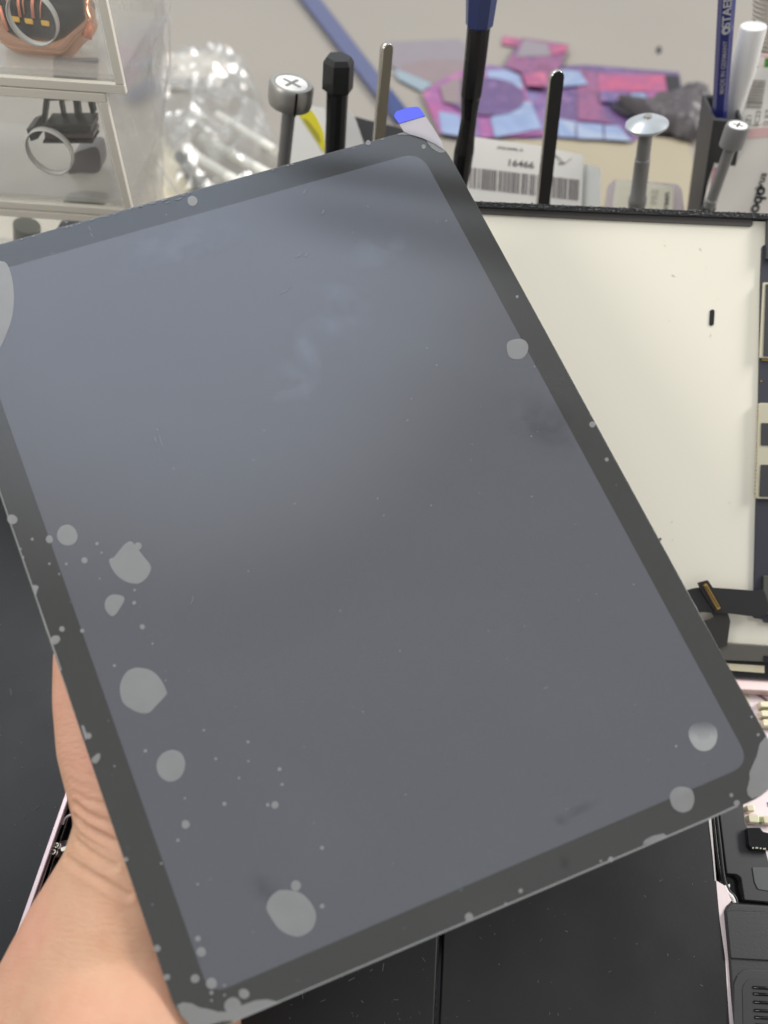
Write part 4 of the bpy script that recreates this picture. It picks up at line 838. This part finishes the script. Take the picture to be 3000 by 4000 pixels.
# scratches and dust on the film
bmx = bmesh.new()
def streak(x0, y0, x1, y1, w):
    a, b = Vector((x0, y0)), Vector((x1, y1)); nn = Vector((-(b - a).y, (b - a).x)).normalized() * w / 2; m_ = (a + b) / 2 + nn * 2
    P_ = [GLASS.at(*q, .0003) for q in (a, m_ + nn * .5, b, m_ - nn * .5)]; bs = bmesh.new(); slab_bm(bs, P_, [p - GLASS.n * .0001 for p in P_]); return bs
m_scr = mat('scratch', (150, 156, 166), .5)
for q in ((1152, 1008, 1178, 980, 5), (1186, 1006, 1204, 982, 4), (1252, 838, 1264, 816, 5), (1090, 1150, 1140, 1118, 3), (742, 2365, 756, 2322, 3), (1180, 760, 1195, 735, 3), (1435, 800, 1443, 812, 3), (680, 780, 715, 768, 4), (640, 792, 662, 784, 4), (250, 868, 268, 862, 4), (2120, 2688, 2140, 2682, 3), (620, 1690, 640, 1750, 3), (605, 1700, 612, 1730, 3), (345, 878, 360, 905, 3), (352, 905, 366, 925, 3), (676, 1820, 684, 1836, 4), (810, 3440, 830, 3425, 3), (200, 990, 212, 985, 2)): bm_obj('scratch', streak(*q), m_scr, fl)
for i in range(150):
    x, y = random.uniform(0, 2900), random.uniform(600, 3900)
    if x < .34 * (y - 1935) + 30 or y < 953 - .2775 * x + 20 or x > 1880 + .546 * (y - 832) - 30 or y > 4381 - .4257 * x - 30: continue
    P_ = [GLASS.at(*q, .0003) for q in ell(x, y, random.choice((1.1, 1.4, 2.2)), None, 0, 6)]; slab_bm(bmx, P_, [p - GLASS.n * .0001 for p in P_])
for i in range(40):                                        # nicks along the top edge
    x = random.choice((random.uniform(250, 760), random.uniform(0, 1600))); y = 953 - .2775 * x + random.uniform(3, 8); w_ = random.uniform(3, 12); P_ = [GLASS.at(*q, .0003) for q in ((x, y), (x + w_, y - w_ * .28), (x + w_, y - w_ * .28 + 2.2), (x, y + 2.2))]; slab_bm(bmx, P_, [p - GLASS.n * .0001 for p in P_])
tag(bm_obj('film_dust', bmx, m_scr, fl), kind='stuff')
slab('polished_edge', GLASS, [(907, 3988), (2761, 3198), (2880, 3143), (2883, 3150), (2763, 3205), (905, 3996)], -.0002, .0002, m_gedge, HD)
slab('polished_edge', GLASS, [(-40, 1816), (236, 2618), (241, 2618), (-35, 1816)], -.0002, .0002, m_gedge, HD)
def soft_mat(name, col, k, lo=0.):
    m = bpy.data.materials.new(name); m.use_nodes = True; n = m.node_tree.nodes; L = m.node_tree.links; n.remove(n['Principled BSDF'])
    t = n.new('ShaderNodeBsdfTransparent'); d = n.new('ShaderNodeBsdfDiffuse'); d.inputs[0].default_value = (*col, 1); x = n.new('ShaderNodeMixShader')
    at = n.new('ShaderNodeAttribute'); at.attribute_name = 'thick'; tc = n.new('ShaderNodeTexCoord'); z = n.new('ShaderNodeTexNoise'); z.inputs['Scale'].default_value = 90; z.inputs['Detail'].default_value = 6; z.inputs['Distortion'].default_value = .8; L.new(tc.outputs['Object'], z.inputs['Vector'])
    r = n.new('ShaderNodeMapRange'); r.inputs[1].default_value = .35; r.inputs[2].default_value = .7; r.inputs[3].default_value = lo; r.inputs[4].default_value = k; L.new(z.outputs['Fac'], r.inputs[0])
    mu = n.new('ShaderNodeMath'); mu.operation = 'MULTIPLY'; L.new(at.outputs['Fac'], mu.inputs[0]); L.new(r.outputs[0], mu.inputs[1]); L.new(mu.outputs[0], x.inputs[0]); L.new(t.outputs[0], x.inputs[1]); L.new(d.outputs[0], x.inputs[2]); L.new(x.outputs[0], n['Material Output'].inputs[0]); return m
sm_w = soft_mat('finger_smear', (.40, .46, .56), .26); sm_d = soft_mat('dark_smear', (.06, .06, .065), .22)
def smudge(x, y, rx, ry, rot, m):
    bm = bmesh.new(); N_ = 28; c = bm.verts.new(GLASS.at(x, y, .0002)); rings = [[bm.verts.new(GLASS.at(*p, .0002)) for p in ell(x, y, rx * k, ry * k, rot, N_)] for k in (.33, .66, 1.0)]
    for i in range(N_):
        j = (i + 1) % N_; bm.faces.new((c, rings[0][i], rings[0][j]))
        for a_, b_ in zip(rings, rings[1:]): bm.faces.new((a_[i], b_[i], b_[j], a_[j]))
    vals = [1.0] + [v for v in (.8, .35, 0.0) for _ in range(N_)]
    o = bm_obj('smudge', bm, m, fl); at = o.data.attributes.new('thick', 'FLOAT', 'POINT'); at.data.foreach_set('value', vals)
for q in ((1480, 985, 150, 75, -.2, sm_w), (1300, 1265, 180, 80, -.3, sm_w), (1140, 1500, 150, 100, .1, sm_w), (1330, 1160, 110, 60, .4, sm_w), (1200, 1370, 120, 60, 1.2, sm_w), (700, 950, 300, 90, -.27, sm_w), 
          (2130, 1660, 220, 140, .5, sm_d), (2205, 3370, 30, 40, 0, sm_d), (1050, 3480, 120, 60, .6, sm_d), (2260, 3165, 110, 26, -.42, sm_d), (2190, 3205, 40, 26, .3, sm_d)): smudge(*q)
q_ = spline([(2690, 2860), (2705, 2830), (2745, 2818), (2785, 2830), (2802, 2860), (2795, 2905), (2765, 2932), (2725, 2928), (2698, 2895)], 4)   # bubble whose upper side thins out
bm = bmesh.new(); pv = [bm.verts.new(GLASS.at(x, y, .0002)) for x, y in q_]; pm = [bm.verts.new(GLASS.at(2747 + (x - 2747) * .5, 2872 + (y - 2872) * .5, .0002)) for x, y in q_]; bm.faces.new(pm)
for i in range(len(q_)): bm.faces.new((pv[i], pm[i], pm[(i + 1) % len(q_)], pv[(i + 1) % len(q_)]))
vals = [max(0., min(1., (y - 2818) / 62)) for x, y in q_] + [max(0., min(1., (2872 + (y - 2872) * .5 - 2818) / 62)) for x, y in q_]
o = bm_obj('air_bubble', bm, soft_mat('thin_air', (.56, .565, .555), .5, .48), fl); at_ = o.data.attributes.new('thick', 'FLOAT', 'POINT'); at_.data.foreach_set('value', vals)
# pull tab
TP = Plane(GLASS.P + GLASS.n * .0004, GLASS.n)
pt = slab('pull_tab', TP, Z3([(130, 1065), (356, 1000), (430, 1110), (500, 1225), (515, 1290), (440, 1240), (330, 1190), (230, 1160), (170, 1135)]), 0, .00015, clear('tab_clear', (.95, .93, .97), milk=.5, gloss=.05, milkcol=(.72, .70, .74)), HD)
slab('coloured_tip', TP, rounded(Z3([(86, 1002), (100, 965), (200, 930), (300, 918), (356, 1000), (130, 1065)]), [6, 8, 0, 14, 0, 0]), .0002, .0004, mat('tab_blue', (86, 98, 232), .45), pt)
slab('side_button', GLASS, ell(2578, 2108, 5, 8, .5), -.003, -.0002, m_blk, HD)

# ------------------------------------------------------------ the hand
def G(x, y, h): return GLASS.at(x, y, h)
chains = [
    [(40, 5100, -.056, .041), (200, 4600, -.048, .040), (330, 4250, -.041, .0385), (430, 3950, -.027, .0365), (500, 3720, -.0265, .033), (592, 3450, -.0265, .0280), (630, 3300, -.026, .0275), (700, 3100, -.027, .0265)],
    [(500, 4060, -.0243, .032), (480, 4220, -.0246, .034)],
    [(620, 3260, -.022, .022), (520, 3080, -.018, .0185), (452, 2900, -.016, .0172), (405, 2720, -.0155, .0150), (380, 2560, -.0150, .0130), (395, 2380, -.0140, .0115), (440, 2190, -.0140, .0112), (480, 2050, -.0135, .0098)],
    [(640, 3250, -.026, .025), (820, 3000, -.027, .025), (950, 2750, -.026, .023)],
    [(720, 3280, -.026, .025), (960, 3080, -.028, .025), (1130, 2900, -.026, .022)],
    [(520, 3080, -.02, .018), (760, 2880, -.026, .023), (930, 2700, -.024, .02)],
    [(900, 2720, -.024, .0135), (980, 2400, -.022, .0112), (1040, 2180, -.017, .0098), (1080, 2010, -.0125, .0086), (1100, 1950, -.0115, .0078)],
    [(1000, 2760, -.026, .0135), (1180, 2430, -.024, .0115), (1290, 2200, -.018, .010), (1370, 2030, -.013, .0088), (1400, 1970, -.012, .008)],
    [(1090, 2850, -.026, .013), (1340, 2590, -.024, .0112), (1490, 2400, -.018, .0097), (1590, 2260, -.013, .0085), (1630, 2210, -.012, .0078)],
    [(1140, 2960, -.026, .0125), (1400, 2820, -.023, .0098), (1540, 2720, -.017, .0086), (1640, 2650, -.0125, .0075), (1670, 2630, -.0115, .007)],
]
chains = [chains[0][:3] + [(x, y, min(h, -r - .0035), r) for x, y, h, r in chains[0][3:]], chains[1]] + [[(x, y, min(h, -r - .0035), r) for x, y, h, r in c] for c in chains[2:]]
bm = bmesh.new()
for ch in chains:
    V = [(G(x, y, h), r) for x, y, h, r in ch]
    for (p, r), (q, s) in zip(V, V[1:]):
        n = max(2, int((q - p).length / (min(r, s) * .22)))
        for k in range(n + 1):
            t = k / n; bmesh.ops.create_icosphere(bm, subdivisions=3, radius=r + (s - r) * t, matrix=Matrix.Translation(p.lerp(q, t)))
me = bpy.data.meshes.new('tmp'); bm.to_mesh(me); bm.free()
tmp = bpy.data.objects.new('tmp', me); COL.objects.link(tmp)
rm = tmp.modifiers.new('r', 'REMESH'); rm.mode = 'VOXEL'; rm.voxel_size = .00095
sm = tmp.modifiers.new('s', 'SMOOTH'); sm.factor = .6; sm.iterations = 40
bpy.context.view_layer.update(); dg = bpy.context.evaluated_depsgraph_get()
hm = bpy.data.meshes.new_from_object(tmp.evaluated_get(dg)); bpy.data.objects.remove(tmp)
co = np.empty(len(hm.vertices) * 3); hm.vertices.foreach_get('co', co); co = co.reshape(-1, 3)
no = np.empty(len(hm.vertices) * 3); hm.vertices.foreach_get('normal', no); no = no.reshape(-1, 3)
bvh = BVHTree.FromPolygons([Vector(c) for c in co], [tuple(p.vertices) for p in hm.polygons])
def R4(p): return [(x * .4972, 2700 + y * .4972) for x, y in p]
creases = [(R4([(597, 885), (640, 930), (700, 975), (780, 1010), (860, 1045), (960, 1110)]), .0011, .0009), (R4([(600, 990), (650, 1040), (720, 1090), (810, 1135), (905, 1180), (980, 1210)]), .0011, .0013),
           (R4([(600, 1170), (680, 1240), (760, 1300), (840, 1345), (905, 1380)]), .0009, .0008), (R4([(520, 1310), (600, 1370), (690, 1425), (790, 1480), (905, 1550), (1010, 1610)]), .001, .001),
           (R4([(560, 700), (650, 760), (740, 790), (800, 800)]), .0009, .0002), (R4([(590, 800), (680, 850), (780, 880), (850, 900)]), .0008, .0005),
           (R4([(700, 640), (760, 700), (800, 730)]), .0007, .0003), (R4([(640, 1130), (740, 1200), (860, 1260)]), .0007, .0003), (R4([(700, 1330), (800, 1380), (900, 1410)]), .0006, .0003), (R4([(760, 1380), (850, 1420), (920, 1450)]), .0006, .0003)]
for pts, wd, dp in creases:
    dp *= .8; wd *= .85
    pc = curve_pts([Vector((x, y, 0)) for x, y in pts], 8); H3 = []
    for q in pc:
        hit = bvh.ray_cast(C0, ray(q.x, q.y).normalized())[0]
        if hit: H3.append(tuple(hit))
    H3 = np.array(H3)
    if len(H3) < 3: continue
    near = np.where(((co > H3.min(0) - .006) & (co < H3.max(0) + .006)).all(1))[0]
    P = co[near]; dmin = np.full(len(P), 9.)
    for a_, b_ in zip(H3, H3[1:]):
        ab = b_ - a_; t = np.clip(((P - a_) @ ab) / (ab @ ab + 1e-12), 0, 1); dmin = np.minimum(dmin, np.linalg.norm(P - a_ - t[:, None] * ab, axis=1))
    co[near] += no[near] * (-dp * np.exp(-(dmin / wd) ** 2) + dp * .35 * np.exp(-((dmin - wd * 2.2) / (wd * 1.2)) ** 2))[:, None]
hm.vertices.foreach_set('co', co.ravel()); hm.update()
for p in hm.polygons: p.use_smooth = True
hm.materials.clear(); hm.name = 'person'
m_skin = mat('skin', (205, 162, 132), .5, spec=.35, var=.05, scale=30, sss=.25)
nt = m_skin.node_tree; n = nt.nodes; L = nt.links; p = n['Principled BSDF']; tc = n.new('ShaderNodeTexCoord')
def nzn(sc, det=4, rg=.5, dist=0):
    z = n.new('ShaderNodeTexNoise'); z.inputs['Scale'].default_value = sc; z.inputs['Detail'].default_value = det; z.inputs['Roughness'].default_value = rg; z.inputs['Distortion'].default_value = dist; L.new(tc.outputs['Object'], z.inputs['Vector']); return z
src = p.inputs['Base Color'].links[0].from_socket
z1 = nzn(22, 3); r1_ = n.new('ShaderNodeMapRange'); r1_.inputs[1].default_value = .4; r1_.inputs[2].default_value = .65; r1_.inputs[3].default_value = 0; r1_.inputs[4].default_value = .6; L.new(z1.outputs['Fac'], r1_.inputs[0])
mx = n.new('ShaderNodeMix'); mx.data_type = 'RGBA'; mx.inputs[7].default_value = (*lin((214, 154, 134)), 1); L.new(r1_.outputs[0], mx.inputs[0]); L.new(src, mx.inputs[6])
z2 = nzn(160, 4); r2_ = n.new('ShaderNodeMapRange'); r2_.inputs[1].default_value = .42; r2_.inputs[2].default_value = .7; r2_.inputs[3].default_value = 0; r2_.inputs[4].default_value = .28; L.new(z2.outputs['Fac'], r2_.inputs[0])
mx2 = n.new('ShaderNodeMix'); mx2.data_type = 'RGBA'; mx2.inputs[7].default_value = (*lin((196, 136, 108)), 1); L.new(r2_.outputs[0], mx2.inputs[0]); L.new(mx.outputs[2], mx2.inputs[6]); L.new(mx2.outputs[2], p.inputs['Base Color'])
mp = n.new('ShaderNodeMapping'); mp.inputs['Rotation'].default_value = (0, 0, .6); mp.inputs['Scale'].default_value = (1, 4, 1); L.new(tc.outputs['Object'], mp.inputs[0])
z3 = nzn(260, 5, .6); L.new(mp.outputs[0], z3.inputs['Vector']); vo = n.new('ShaderNodeTexVoronoi'); vo.inputs['Scale'].default_value = 1100; L.new(tc.outputs['Object'], vo.inputs['Vector'])
am = n.new('ShaderNodeMath'); am.operation = 'MULTIPLY_ADD'; am.inputs[1].default_value = .25; L.new(vo.outputs['Distance'], am.inputs[0]); L.new(z3.outputs['Fac'], am.inputs[2])
bp = n.new('ShaderNodeBump'); bp.inputs['Strength'].default_value = .42; bp.inputs['Distance'].default_value = .0007; L.new(am.outputs[0], bp.inputs['Height']); L.new(bp.outputs[0], p.inputs['Normal'])
hand = link('person', hm, m_skin); tag(hand, "person's bare hand and wrist reaching in from below to hold the glass display from underneath", 'person')
